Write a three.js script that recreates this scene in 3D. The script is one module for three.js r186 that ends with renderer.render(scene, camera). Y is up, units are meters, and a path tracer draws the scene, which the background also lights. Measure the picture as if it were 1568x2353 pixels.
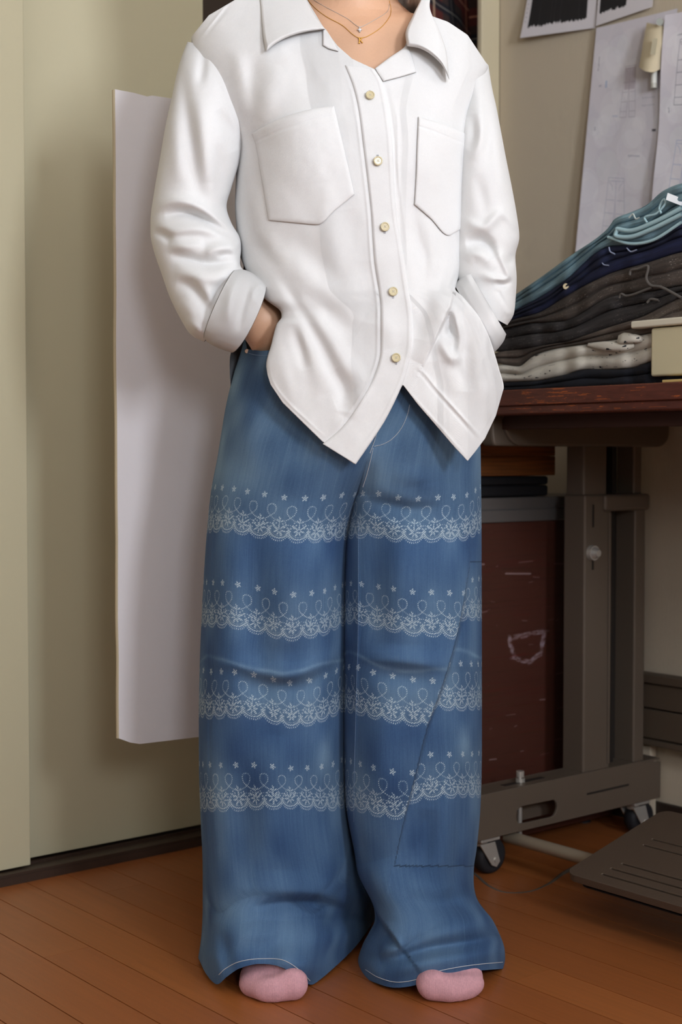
import * as THREE from 'three';
import { mergeGeometries } from 'three/addons/utils/BufferGeometryUtils.js';
import { RoundedBoxGeometry } from 'three/addons/geometries/RoundedBoxGeometry.js';
import { RectAreaLightUniformsLib } from 'three/addons/lights/RectAreaLightUniformsLib.js';
import { MarchingCubes } from 'three/addons/objects/MarchingCubes.js';

// ---------------------------------------------------------------- camera, light, exposure
const EYE = 0.70, FOCAL = 3300, PITCH = 0.0388;          // eye height (m), focal length (pixels of a 1568 x 2353 frame), tilt down
const scene = new THREE.Scene();
scene.background = new THREE.Color(0.02, 0.02, 0.022);   // nothing outside the closed room is seen
const camera = new THREE.PerspectiveCamera(2 * Math.atan(1176.5 / FOCAL) * 180 / Math.PI, 1568 / 2353, 0.05, 50);
camera.position.set(0, EYE, 0);
camera.rotation.x = -PITCH;
camera.focus = 1.93;
camera.userData.fStop = 5.0;
const EXPOSURE = 1.23;
RectAreaLightUniformsLib.init();

// the room: s runs along the closet (receding to the right), t from the closet into the room, both in metres
const C0 = [-0.549, -2.31], AX = [0.7716, -0.636], NX = [0.636, 0.7716];
const ROOM = { s0: -2.9, s1: 1.142, t1: 4.0, h: 2.4 };
const room = (s, y, t) => new THREE.Vector3(C0[0] + s * AX[0] + t * NX[0], y, C0[1] + s * AX[1] + t * NX[1]);
const roomTurn = Math.atan2(-AX[1], AX[0]);              // rotation.y that lays local x on the s direction

// daylight enters by two windows in the wall behind the camera and by one in the wall on the right, past the table
const WINDOWS = [
  { s: -0.30, y: 1.46, w: 0.42, h: 1.0, power: 42, color: 0xeef4ff, wall: 'back' },
  { s: -1.62, y: 1.46, w: 0.62, h: 1.0, power: 19, color: 0xeef4ff, wall: 'back' },
  { t: 2.9, y: 1.62, w: 0.8, h: 0.9, power: 6, color: 0xeaf2ff, wall: 'right' },
];
for (const w of WINDOWS) {
  const l = new THREE.RectAreaLight(w.color, w.power, w.w, w.h), back = w.wall === 'back';
  l.position.copy(back ? room(w.s, w.y, ROOM.t1 - 0.03) : room(ROOM.s1 - 0.03, w.y, w.t));
  l.lookAt(back ? room(w.s, w.y, 0) : room(-1, w.y, w.t));
  scene.add(l);
}

// ---------------------------------------------------------------- helpers
let seed = 7;
const rnd = () => { seed = (seed * 1664525 + 1013904223) >>> 0; return seed / 4294967296; };
const lerp = (a, b, t) => a + (b - a) * t, clamp = (x, a = 0, b = 1) => Math.min(b, Math.max(a, x));
const smooth = (a, b, x) => { const t = clamp((x - a) / (b - a)); return t * t * (3 - 2 * t); };
const hash = (x, y) => { let h = (x * 374761393 + y * 668265263) | 0; h = Math.imul(h ^ (h >>> 13), 1274126177); return ((h ^ (h >>> 16)) >>> 0) / 4294967296; };
function noise(x, y) {                                   // smooth value noise, 0 to 1
  const xi = Math.floor(x), yi = Math.floor(y), fx = x - xi, fy = y - yi, u = fx * fx * (3 - 2 * fx), v = fy * fy * (3 - 2 * fy);
  return lerp(lerp(hash(xi, yi), hash(xi + 1, yi), u), lerp(hash(xi, yi + 1), hash(xi + 1, yi + 1), u), v);
}
const fbm = (x, y) => 0.5 * noise(x, y) + 0.3 * noise(x * 2.1 + 9, y * 2.1 + 4) + 0.2 * noise(x * 4.3 + 1, y * 4.3 + 7);

// a place in the photograph at a chosen distance, as a point in the room
const SP = Math.sin(PITCH), CP = Math.cos(PITCH);
function at(px, py, d) {
  const cx = (px - 784) / FOCAL, cy = (1176.5 - py) / FOCAL, k = d / (cy * SP + CP);
  return new THREE.Vector3(cx * k, EYE + (cy * CP - SP) * k, -d);
}
function onPlane(px, py, p0, n) {                        // where that sight line meets a plane
  const e = new THREE.Vector3(0, EYE, 0), dir = at(px, py, 1).sub(e);
  return e.clone().addScaledVector(dir, p0.clone().sub(e).dot(n) / dir.dot(n));
}
// piecewise curve through [x0, y0, x1, y1, ...]: smooth = monotone-ish cubic, else straight
function curve(pts, straight) {
  const n = pts.length / 2, X = i => pts[2 * i], Y = i => pts[2 * i + 1];
  const m = [];
  for (let i = 0; i < n; i++) {
    const a = Math.max(0, i - 1), b = Math.min(n - 1, i + 1);
    m.push((Y(b) - Y(a)) / (X(b) - X(a)));
    if (i && i < n - 1 && (Y(i) - Y(i - 1)) * (Y(i + 1) - Y(i)) <= 0) m[i] = 0;
  }
  return x => {
    if (x <= X(0)) return Y(0);
    if (x >= X(n - 1)) return Y(n - 1);
    let i = 0; while (x > X(i + 1)) i++;
    const h = X(i + 1) - X(i), t = (x - X(i)) / h;
    if (straight) return lerp(Y(i), Y(i + 1), t);
    const t2 = t * t, t3 = t2 * t;
    return (2 * t3 - 3 * t2 + 1) * Y(i) + (t3 - 2 * t2 + t) * h * m[i] + (3 * t2 - 2 * t3) * Y(i + 1) + (t3 - t2) * h * m[i + 1];
  };
}
// polyline by arc length: path([x0,y0,...])(u) -> [x, y]
function path(pts, straight) {
  const n = pts.length / 2, L = [0];
  for (let i = 1; i < n; i++) L.push(L[i - 1] + Math.hypot(pts[2 * i] - pts[2 * i - 2], pts[2 * i + 1] - pts[2 * i - 1]));
  const flat = k => L.flatMap((l, i) => [l, pts[2 * i + k]]);
  const fx = curve(flat(0), straight), fy = curve(flat(1), straight);
  return u => [fx(u * L[n - 1]), fy(u * L[n - 1])];
}
// folds of cloth: [height in mm towards the viewer, half width on the left of the stroke, on its right (pixels), [points]]
function folds(list) {
  const F = list.map(([h, wl, wr, p]) => {
    const w = Math.max(wl, wr) * 2.6, xs = p.filter((_, i) => i % 2 === 0), ys = p.filter((_, i) => i % 2);
    let L = 0; const segs = [];
    const f = path(p), n = 4 * (p.length / 2 - 1), q = [];
    for (let i = 0; i <= n; i++) q.push(f(i / n));
    for (let i = 0; i < n; i++) { const [x0, y0] = q[i], [x1, y1] = q[i + 1], l = Math.hypot(x1 - x0, y1 - y0) || 1e-6; segs.push([x0, y0, (x1 - x0) / l, (y1 - y0) / l, l, L]); L += l; }
    return { h: h / 1000, wl, wr, segs, L, blob: L < 1.6 * Math.max(wl, wr), x0: Math.min(...xs) - w, x1: Math.max(...xs) + w, y0: Math.min(...ys) - w, y1: Math.max(...ys) + w };
  });
  return (x, y) => {
    let sum = 0;
    for (const f of F) {
      if (x < f.x0 || x > f.x1 || y < f.y0 || y > f.y1) continue;
      let best = 1e9, side = 1, along = 0;
      for (const [sx, sy, dx, dy, l, l0] of f.segs) {
        const t = clamp((x - sx) * dx + (y - sy) * dy, 0, l), ex = x - sx - dx * t, ey = y - sy - dy * t, d = ex * ex + ey * ey;
        if (d < best) { best = d; side = dx * ey - dy * ex; along = (l0 + t) / f.L; }
      }
      const w = side > 0 ? f.wr : f.wl;
      sum += f.h * Math.exp(-best / (w * w)) * (f.blob ? 1 : Math.pow(Math.sin(Math.PI * clamp(along * 0.96 + 0.02)), 0.7));
    }
    return sum;
  };
}
// a lattice of points fn(u, v) -> [Vector3, tu, tv]
function lattice(nu, nv, fn) {
  const pos = [], uv = [], idx = [];
  for (let j = 0; j <= nv; j++) for (let i = 0; i <= nu; i++) { const [p, a, b] = fn(i / nu, j / nv, i, j); pos.push(p.x, p.y, p.z); uv.push(a ?? i / nu, b ?? j / nv); }
  for (let j = 0; j < nv; j++) for (let i = 0; i < nu; i++) { const a = j * (nu + 1) + i, b = a + 1, c = a + nu + 1, d = c + 1; idx.push(a, c, b, b, c, d); }
  return mesh(pos, uv, idx);
}
function mesh(pos, uv, idx) {
  const g = new THREE.BufferGeometry();
  g.setAttribute('position', new THREE.Float32BufferAttribute(pos, 3));
  g.setAttribute('uv', new THREE.Float32BufferAttribute(uv, 2));
  g.setIndex(idx); g.computeVertexNormals();
  return g;
}
// cloth with two faces and a rim: P(u, v) -> { x, y, d } (photograph pixels and distance); thick in metres
const MPP = 1.93 / FOCAL;                                // metres per pixel at the figure
function sheet(nu, nv, P, thick = 0.0016) {
  const pos = [], uv = [], idx = [], n = (nu + 1) * (nv + 1), F = [], U = new Float64Array(n), V = new Float64Array(n);
  for (let k = 0; k < 2; k++) for (let j = 0; j <= nv; j++) for (let i = 0; i <= nu; i++) {
    const q = P(i / nu, j / nv), p = at(q.x, q.y, q.d + k * thick), m = j * (nu + 1) + i;
    if (!k) {                                            // uv: metres along the cloth itself
      F.push(p);
      U[m] = i ? U[m - 1] + p.distanceTo(F[m - 1]) : 0; V[m] = j ? V[m - nu - 1] + p.distanceTo(F[m - nu - 1]) : 0;
    }
    pos.push(p.x, p.y, p.z); uv.push(U[m], -V[m]);
  }
  const id = (i, j, k) => k * n + j * (nu + 1) + i;
  for (let j = 0; j < nv; j++) for (let i = 0; i < nu; i++) {
    idx.push(id(i, j, 0), id(i, j + 1, 0), id(i + 1, j, 0), id(i + 1, j, 0), id(i, j + 1, 0), id(i + 1, j + 1, 0));
    idx.push(id(i, j, 1), id(i + 1, j, 1), id(i, j + 1, 1), id(i + 1, j, 1), id(i + 1, j + 1, 1), id(i, j + 1, 1));
  }
  const rim = (a, b, c, d) => idx.push(a, c, b, b, c, d);
  for (let i = 0; i < nu; i++) { rim(id(i, 0, 1), id(i + 1, 0, 1), id(i, 0, 0), id(i + 1, 0, 0)); rim(id(i, nv, 0), id(i + 1, nv, 0), id(i, nv, 1), id(i + 1, nv, 1)); }
  for (let j = 0; j < nv; j++) { rim(id(0, j, 1), id(0, j, 0), id(0, j + 1, 1), id(0, j + 1, 0)); rim(id(nu, j, 0), id(nu, j, 1), id(nu, j + 1, 0), id(nu, j + 1, 1)); }
  return mesh(pos, uv, idx);
}
// Coons patch between four photograph curves (top and bottom left to right, left and right downwards)
function coons(T, B, L, R) {
  const f = [T, B, L, R].map(p => typeof p === 'function' ? p : path(p));
  const c = [f[0](0), f[0](1), f[1](0), f[1](1)];
  return (u, v) => [0, 1].map(k => (1 - v) * f[0](u)[k] + v * f[1](u)[k] + (1 - u) * f[2](v)[k] + u * f[3](v)[k]
    - (1 - u) * (1 - v) * c[0][k] - u * (1 - v) * c[1][k] - (1 - u) * v * c[2][k] - u * v * c[3][k]);
}
// round tube of cloth through stations [leftX, leftY, rightX, rightY, distance, half depth, bulge]; both ends turned in
function sleeve(st, nu, nv, fold, { lipA = 0, lipB = 0, pow = 0.9 } = {}) {
  const n = st.length - 1, f = st[0].map((_, k) => curve(st.flatMap((s, i) => [i / n, s[k] ?? 0])));
  const rows = [];
  for (let j = lipA; j > 0; j--) rows.push([0.06 * j, 0.93]);
  for (let j = 0; j <= nv; j++) rows.push([j / nv, 1]);
  for (let j = 1; j <= lipB; j++) rows.push([1 - 0.06 * j, 0.93]);
  return lattice(nu, rows.length - 1, (u, _v, i, j) => {
    const [v, k] = rows[j], [lx, ly, rx, ry, d, b, bu] = f.map(g => g(v));
    const a = u * Math.PI * 2, c = Math.cos(a), s = Math.sin(a), cc = Math.sign(c) * Math.pow(Math.abs(c), pow), ss = Math.sign(s) * Math.pow(Math.abs(s), pow);
    const mx = (lx + rx) / 2, my = (ly + ry) / 2, hx = (rx - lx) / 2, hy = (ry - ly) / 2, hl = Math.hypot(hx, hy) || 1;
    const x = mx - hx * cc * k - (hy / hl) * (bu || 0) * Math.max(0, s), y = my - hy * cc * k + (hx / hl) * (bu || 0) * Math.max(0, s);
    const w = s > 0 ? Math.sqrt(s) : 0;
    return [at(x, y, d - b * ss * k - (fold ? fold(x, y) * w : 0)), u * 0.4, -v * 0.5];
  });
}
// iso-surface of a distance field inside a box
function fieldMesh(sdf, lo, hi, res) {
  const mc = new MarchingCubes(res, new THREE.MeshBasicMaterial(), false, false, 160000);
  mc.isolation = 0;
  const s = mc.size, c = [0, 1, 2].map(k => (lo[k] + hi[k]) / 2), e = [0, 1, 2].map(k => (hi[k] - lo[k]) / 2);
  for (let z = 0; z < s; z++) for (let y = 0; y < s; y++) for (let x = 0; x < s; x++)
    mc.field[x + y * s + z * s * s] = -sdf(c[0] + e[0] * (x - mc.halfsize) / mc.halfsize, c[1] + e[1] * (y - mc.halfsize) / mc.halfsize, c[2] + e[2] * (z - mc.halfsize) / mc.halfsize);
  mc.update();
  const n = mc.count ?? mc.geometry.drawRange.count, P = mc.positionArray, pos = [], uv = [], idx = [], seen = new Map();
  for (let i = 0; i < n; i++) {
    const key = Math.round(P[3 * i] * 1e5) + ',' + Math.round(P[3 * i + 1] * 1e5) + ',' + Math.round(P[3 * i + 2] * 1e5);
    let k = seen.get(key);
    if (k === undefined) { k = seen.size; seen.set(key, k); const p = [0, 1, 2].map(a => c[a] + e[a] * P[3 * i + a]); pos.push(...p); uv.push(p[0] * 4, p[1] * 4); }
    idx.push(k);
  }
  const keep = [];
  for (let i = 0; i < idx.length; i += 3) if (idx[i] !== idx[i + 1] && idx[i + 1] !== idx[i + 2] && idx[i] !== idx[i + 2]) keep.push(idx[i], idx[i + 1], idx[i + 2]);
  return mesh(pos, uv, keep);
}
// distance to a capsule that tapers from a (radius ra) to b (radius rb)
function bone(a, ra, b, rb) {
  const d = b.clone().sub(a), l2 = d.lengthSq() || 1e-9;
  return (x, y, z) => {
    const ex = x - a.x, ey = y - a.y, ez = z - a.z, t = clamp((ex * d.x + ey * d.y + ez * d.z) / l2);
    return Math.hypot(ex - d.x * t, ey - d.y * t, ez - d.z * t) - lerp(ra, rb, t);
  };
}
const blend = (a, b, k) => { const h = clamp(0.5 + 0.5 * (b - a) / k); return lerp(b, a, h) - k * h * (1 - h); };

// ---------------------------------------------------------------- things and parts
const taken = {}, bases = new WeakMap();
const numbered = n => { const k = taken[n] = (taken[n] ?? -1) + 1; return k ? `${n}_${String(k).padStart(3, '0')}` : n; };
function thing(name, label, category, base = new THREE.Vector3(), group) {
  const o = new THREE.Group(); o.name = numbered(name); o.position.copy(base); scene.add(o); bases.set(o, base.clone());
  o.userData = { label, category }; if (group) o.userData.group = group;
  return o;
}
function part(name, geo, mat, parent, label) {           // geo is in room coordinates
  const b = bases.get(parent) ?? new THREE.Vector3(), g = (Array.isArray(geo) ? mergeGeometries(geo.map(x => x.index ? x : x)) : geo);
  g.translate(-b.x, -b.y, -b.z);
  const m = new THREE.Mesh(g, mat); m.name = name; parent.add(m); bases.set(m, b);
  if (label) m.userData.label = label;
  return m;
}
function structure(name, geo, mat) {
  const m = new THREE.Mesh(Array.isArray(geo) ? mergeGeometries(geo) : geo, mat); m.name = numbered(name); m.userData.kind = 'structure'; scene.add(m); bases.set(m, new THREE.Vector3());
  return m;
}
// a box laid out in room coordinates; round > 0 rounds the edges
function rbox(s0, s1, y0, y1, t0, t1, round = 0) {
  const g = round ? new RoundedBoxGeometry(s1 - s0, y1 - y0, t1 - t0, 2, round) : new THREE.BoxGeometry(s1 - s0, y1 - y0, t1 - t0);
  const gi = g.index ? g : indexed(g), p = gi.attributes.position, n = gi.attributes.normal, uv = gi.attributes.uv;
  for (let i = 0; i < p.count; i++) {                    // uv in metres
    const ax = Math.abs(n.getX(i)), ay = Math.abs(n.getY(i)), az = Math.abs(n.getZ(i)), x = p.getX(i) + (s0 + s1) / 2, y = p.getY(i) + (y0 + y1) / 2, z = p.getZ(i) + (t0 + t1) / 2;
    if (ay >= ax && ay >= az) uv.setXY(i, x, z); else if (ax >= az) uv.setXY(i, z, y); else uv.setXY(i, x, y);
  }
  gi.rotateY(roomTurn);
  const c = room((s0 + s1) / 2, (y0 + y1) / 2, (t0 + t1) / 2);
  return gi.translate(c.x, c.y, c.z);
}
function indexed(g) { const n = g.attributes.position.count; g.setIndex([...Array(n).keys()]); return g; }
function rod(p0, p1, r, r2 = r, seg = 20) {
  const d = p1.clone().sub(p0), g = new THREE.CylinderGeometry(r2, r, d.length(), seg);
  g.applyQuaternion(new THREE.Quaternion().setFromUnitVectors(new THREE.Vector3(0, 1, 0), d.clone().normalize()));
  const c = p0.clone().add(p1).multiplyScalar(0.5);
  return g.translate(c.x, c.y, c.z);
}
function wire(points, r, n = 60, seg = 6) { return new THREE.TubeGeometry(new THREE.CatmullRomCurve3(points), n, r, seg, false); }
// a flat outline (in local x/y), extruded and bevelled, then moved by a matrix
function slab(pts, depth, matrix, bevel = 0.001, holes = []) {
  const sh = new THREE.Shape(pts.map(p => new THREE.Vector2(...p)));
  for (const h of holes) sh.holes.push(new THREE.Path(h.map(p => new THREE.Vector2(...p))));
  const g = new THREE.ExtrudeGeometry(sh, { depth, bevelEnabled: bevel > 0, bevelThickness: bevel, bevelSize: bevel, bevelSegments: 2, curveSegments: 12 });
  return indexed(g).applyMatrix4(matrix);
}

// ---------------------------------------------------------------- procedural textures
function dataTex(w, h, fn, srgb = true) {
  const d = new Uint8Array(w * h * 4);
  for (let y = 0; y < h; y++) for (let x = 0; x < w; x++) { const c = fn(x, y), i = 4 * (y * w + x); d[i] = c[0]; d[i + 1] = c[1]; d[i + 2] = c[2]; d[i + 3] = 255; }
  const t = new THREE.DataTexture(d, w, h); t.magFilter = THREE.LinearFilter; t.minFilter = THREE.LinearMipmapLinearFilter; t.generateMipmaps = true;
  t.wrapS = t.wrapT = THREE.RepeatWrapping; if (srgb) t.colorSpace = THREE.SRGBColorSpace; t.needsUpdate = true;
  return t;
}
function canvasTex(w, h, draw) {
  const c = document.createElement('canvas'); c.width = w; c.height = h; draw(c.getContext('2d'), w, h);
  const t = new THREE.CanvasTexture(c); t.colorSpace = THREE.SRGBColorSpace; t.anisotropy = 4; return t;
}
const scaled = (t, sx, sy) => { const c = t.clone(); c.repeat.set(sx, sy); c.needsUpdate = true; return c; };
const grey = v => { const b = clamp(v) * 255; return [b, b, b]; };
// periodic noise so that tiles join
const tile = (fx, fy, x, y) => { const a = noise(x * fx, y * fy), b = noise((x - 1) * fx, y * fy), c = noise(x * fx, (y - 1) * fy), d = noise((x - 1) * fx, (y - 1) * fy); return lerp(lerp(a, b, x), lerp(c, d, x), y); };
const twillBump = dataTex(128, 128, (x, y) => grey(0.5 + 0.32 * Math.sin((x + y) / 128 * Math.PI * 2 * 16) + 0.25 * (hash(x, y) - 0.5)), false);
const ribBump = dataTex(256, 256, (x, y) => grey(0.5 + 0.3 * Math.sin(x / 256 * Math.PI * 2 * 40) + 0.4 * (tile(60, 20, x / 256, y / 256) - 0.5)), false);
const grainBump = dataTex(256, 256, (x, y) => grey(tile(90, 90, x / 256, y / 256) * 0.6 + tile(30, 30, x / 256, y / 256) * 0.4), false);
const std = (color, rough = 0.8, o = {}) => new THREE.MeshStandardMaterial({ color, roughness: rough, ...o });
const cloth = (color, o = {}) => new THREE.MeshPhysicalMaterial({ color, roughness: 0.92, sheen: 0.25, sheenRoughness: 0.6, sheenColor: new THREE.Color(color), side: THREE.DoubleSide, bumpMap: scaled(twillBump, 40, 40), bumpScale: 0.0003, ...o });

// ---------------------------------------------------------------- the room
const M = {
  closet: std(0xc5bd9e, 0.5, { bumpMap: scaled(grainBump, 3, 3), bumpScale: 0.00012 }),
  closetIn: std(0x4a3a2c, 0.8), ceiling: std(0xe4e0d8, 0.95), wallPaint: std(0xe2ddd2, 0.9),
  wallpaper: std(0xcbbda6, 0.92, { bumpMap: scaled(ribBump, 8, 6), bumpScale: 0.0012 }),
  corner: std(0xccc0a2, 0.8), threshold: std(0x3a2a20, 0.5), darkTrim: std(0x2a1d15, 0.6),
  iron: std(0x665a4e, 0.5, { metalness: 0.25, bumpMap: scaled(grainBump, 4, 4), bumpScale: 0.0002 }), ironDark: std(0x221d19, 0.6),
  chrome: std(0xc8c4bc, 0.25, { metalness: 0.55 }), rubber: std(0x15151a, 0.7), cream: std(0xc9bf9c, 0.55),
};
{
  const th = 0.1, { s0, s1, t1, h } = ROOM;
  const cut = (g) => g;
  // floor: every board a piece of its own on a dark bed
  const bed = structure('floor', [rbox(s0, s1, -0.08, -0.009, 0, t1), rbox(s0, 1.8, -0.08, -0.002, -0.75, 0)], M.darkTrim);
  const tones = [[162, 95, 47], [156, 90, 44], [168, 99, 50], [159, 92, 46], [164, 97, 48]];
  const boards = tones.map((c, k) => new THREE.MeshPhysicalMaterial({
    roughness: 0.42, clearcoat: 0.25, clearcoatRoughness: 0.3, bumpMap: scaled(grainBump, 2, 12), bumpScale: 0.00025,
    map: dataTex(128, 512, (x, y) => {
      const g = fbm(x / 9 + k * 31, y / 160), f = noise(x / 1.6, y / 40 + k * 7), p = hash(x * 3 + k, (y / 3) | 0) > 0.96 ? -5 : 0;
      const m = 0.93 + 0.09 * g + 0.035 * (f - 0.5);
      return [c[0] * m + p, c[1] * m + p * 0.7, c[2] * m + p * 0.4].map(v => clamp(v, 0, 255));
    }),
  }));
  const W = 0.0735, shape = new Map();
  for (let i = 0; s0 + i * W < s1 - 0.01; i++) {
    const a = s0 + i * W, b = Math.min(a + W, s1);
    let t = -((i * 0.37) % 0.9); if (t > -0.01) t = -0.01;
    for (let k = 0; t < t1 - 0.02; k++) {
      const e = Math.min(t + (k ? 1.2 : 0.9), t1), q = Math.max(t, 0.0);
      if (e - q > 0.05) {
        const w = b - a - 0.0011, l = e - q - 0.0007, key = w.toFixed(3) + l.toFixed(2);
        if (!shape.has(key)) {
          const g = new THREE.BoxGeometry(w, 0.009, l), p = g.attributes.position, uv = g.attributes.uv;
          for (let n = 0; n < p.count; n++) { uv.setXY(n, p.getX(n) / W + 0.5, p.getZ(n) / 1.2); if (p.getY(n) > 0) { p.setX(n, p.getX(n) * (1 - 0.0006 / w)); } }
          shape.set(key, g);
        }
        const m = new THREE.Mesh(shape.get(key), boards[(i * 7 + k * 3 + ((i * i) % 5)) % 5]);
        m.name = 'plank'; m.position.copy(room((a + b) / 2, -0.0045, (q + e) / 2)); m.rotation.y = roomTurn;
        bed.add(m);
      }
      t = e;
    }
  }
  structure('ceiling', rbox(s0 - th, 1.8, h, h + th, -0.75, t1 + th), M.ceiling);
  structure('wall_left', rbox(s0 - th, s0, -0.08, h, -0.75, t1 + th), M.wallPaint);
  // the walls behind the camera and on the right, with openings for the windows
  const walls = { back: { box: (a, b, y0, y1, k0 = 0, k1 = th) => rbox(a, b, y0, y1, t1 + k0, t1 + k1), from: s0, to: s1, mid: w => w.s, mat: M.wallPaint },
    right: { box: (a, b, y0, y1, k0 = 0, k1 = th) => rbox(s1 + k0, s1 + k1, y0, y1, a, b), from: 0, to: t1 + th, mid: w => w.t, mat: M.wallpaper } };
  let nth = 0;
  for (const [side, W_] of Object.entries(walls)) {
    const pieces = []; let from = W_.from;
    for (const w of WINDOWS.filter(w => w.wall === side).sort((a, b) => W_.mid(a) - W_.mid(b))) {
      const a = W_.mid(w) - w.w / 2, b = W_.mid(w) + w.w / 2, c = w.y - w.h / 2, d = w.y + w.h / 2, f = 0.03;
      pieces.push(W_.box(from, a, -0.08, h), W_.box(a, b, -0.08, c), W_.box(a, b, d, h)); from = b;
      const win = structure('window_' + (++nth), [W_.box(a, a + f, c, d, -0.012, 0.06), W_.box(b - f, b, c, d, -0.012, 0.06), W_.box(a + f, b - f, c, c + f, -0.012, 0.06), W_.box(a + f, b - f, d - f, d, -0.012, 0.06)], std(0xd9d6d0, 0.5));
      part('pane', W_.box(a + f, b - f, c + f, d - f, 0.02, 0.03), std(0x888888, 0.6, { emissive: w.color, emissiveIntensity: 1.2 }), win);
    }
    pieces.push(W_.box(from, W_.to, -0.08, h));
    structure('wall_' + side, pieces, W_.mat);
  }
  // closet: sliding doors, an open bay with clothes, its dark inside
  structure('wall_closet', [rbox(s0, -0.86, -0.08, h, -0.12, 0), rbox(-0.86, s1, 2.0, h, -0.12, 0), rbox(s0, 1.8, -0.08, h, -0.75, -0.65), rbox(1.7, 1.8, -0.08, h, -0.65, 0), rbox(s1 + th, 1.7, -0.08, h, -0.1, 0)], M.closetIn);
  structure('door_1', rbox(-0.86, 0.059, 0.021, 2.0, -0.048, -0.02, 0.0015), M.closet);
  structure('door_2', rbox(-0.05, 0.435, 0.021, 2.0, -0.085, -0.057, 0.0015), M.closet);
  structure('trim_1', [rbox(-0.86, s1, 0, 0.013, -0.1, 0.0), rbox(-0.86, s1, 0.013, 0.018, -0.018, -0.002), rbox(-0.86, s1, 0.013, 0.017, -0.056, -0.05)], M.threshold);
  structure('trim_2', rbox(1.088, s1, 0, h, -0.014, 0.001, 0.004), M.corner);
  structure('baseboard_right', rbox(s1 - 0.012, s1, 0, 0.045, 0.002, t1, 0.002), M.darkTrim);
}

// ---------------------------------------------------------------- cupboard before the windows, behind the camera: it keeps their light off the lower part of the room
{
  const o = thing('cupboard', 'plain wooden cupboard below the windows, outside the frame behind the camera', 'cupboard', room(-0.9, 0, 3.45));
  part('case', rbox(-2.0, 0.26, 0.06, 1.10, 3.2, 3.6, 0.004), M.corner, o); part('top', rbox(-2.02, 0.28, 1.10, 1.13, 3.18, 3.6, 0.004), M.threshold, o); part('plinth', rbox(-1.98, 0.24, 0, 0.06, 3.22, 3.6), M.threshold, o);
  for (const s of [-1.99, -1.24, -0.49]) { const d = part('door', rbox(s, s + 0.74, 0.08, 1.08, 3.18, 3.2, 0.003), M.corner, o); part('handle', rbox(s + 0.6, s + 0.615, 0.5, 0.62, 3.165, 3.18, 0.003), M.chrome, d); }
}

// ---------------------------------------------------------------- white panel in front of the closet
{
  const dir = new THREE.Vector3(0.84, 0, -0.545), nrm = new THREE.Vector3(0.545, 0, 0.84);
  const p = at(262, 222, 2.16), lean = 0.02;
  const base = new THREE.Vector3(p.x, 0.262, p.z), o = thing('foam_board', 'tall white foam board standing behind the person, before the closet doors', 'board', base);
  const w = 0.44, top = 0.982, pts = [];                 // outline along dir / up, chipped along the top and at the lower corner
  pts.push([0.034, 0], [0.018, 0.004], [0.0, 0.012]); 
  for (let k = 1; k < 16; k++) pts.push([0.0012 * (hash(k, 3) - 0.5), 0.012 + (top - 0.012) * k / 16]);
  pts.push([0, top], [0.03, top - 0.001], [0.052, top - 0.0035], [0.06, top - 0.001], [w, top], [w, 0]);
  const mat4 = new THREE.Matrix4().makeBasis(dir, new THREE.Vector3(0, 1, 0), nrm).setPosition(base);
  const g = slab(pts, 0.005, mat4, 0.0006);
  const face = std(0xdcd7d8, 0.75, { bumpMap: scaled(grainBump, 3, 3), bumpScale: 0.0003 });
  part('sheet', g, face, o);
  const rimPts = pts.slice(2, 19).map(([a, b]) => base.clone().addScaledVector(dir, a - 0.0008).add(new THREE.Vector3(0, b, 0)).addScaledVector(nrm, 0.0025));
  part('foam_edge', wire(rimPts, 0.0031, 60, 5), std(0xb9ab8e, 0.9), o, 'cream foam edge');
  // low stool that carries it, behind the legs
  const c = base.clone().addScaledVector(dir, 0.315), st = thing('low_stool', 'small dark wooden stool hidden behind the legs, under the white foam board', 'stool', new THREE.Vector3(c.x, 0, c.z));
  const box = (w, h, d, x, y, z) => { const b = new RoundedBoxGeometry(w, h, d, 2, 0.004); return (b.index ? b : indexed(b)).applyMatrix4(new THREE.Matrix4().makeBasis(dir, new THREE.Vector3(0, 1, 0), nrm).setPosition(c.clone().addScaledVector(dir, x).addScaledVector(nrm, z).setY(y))); };
  part('seat', box(0.24, 0.022, 0.13, 0, 0.25, 0), M.threshold, st);
  for (const a of [-1, 1]) for (const b of [-1, 1]) part('leg', box(0.025, 0.239, 0.025, a * 0.1, 0.1195, b * 0.045), M.threshold, st);
}

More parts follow.
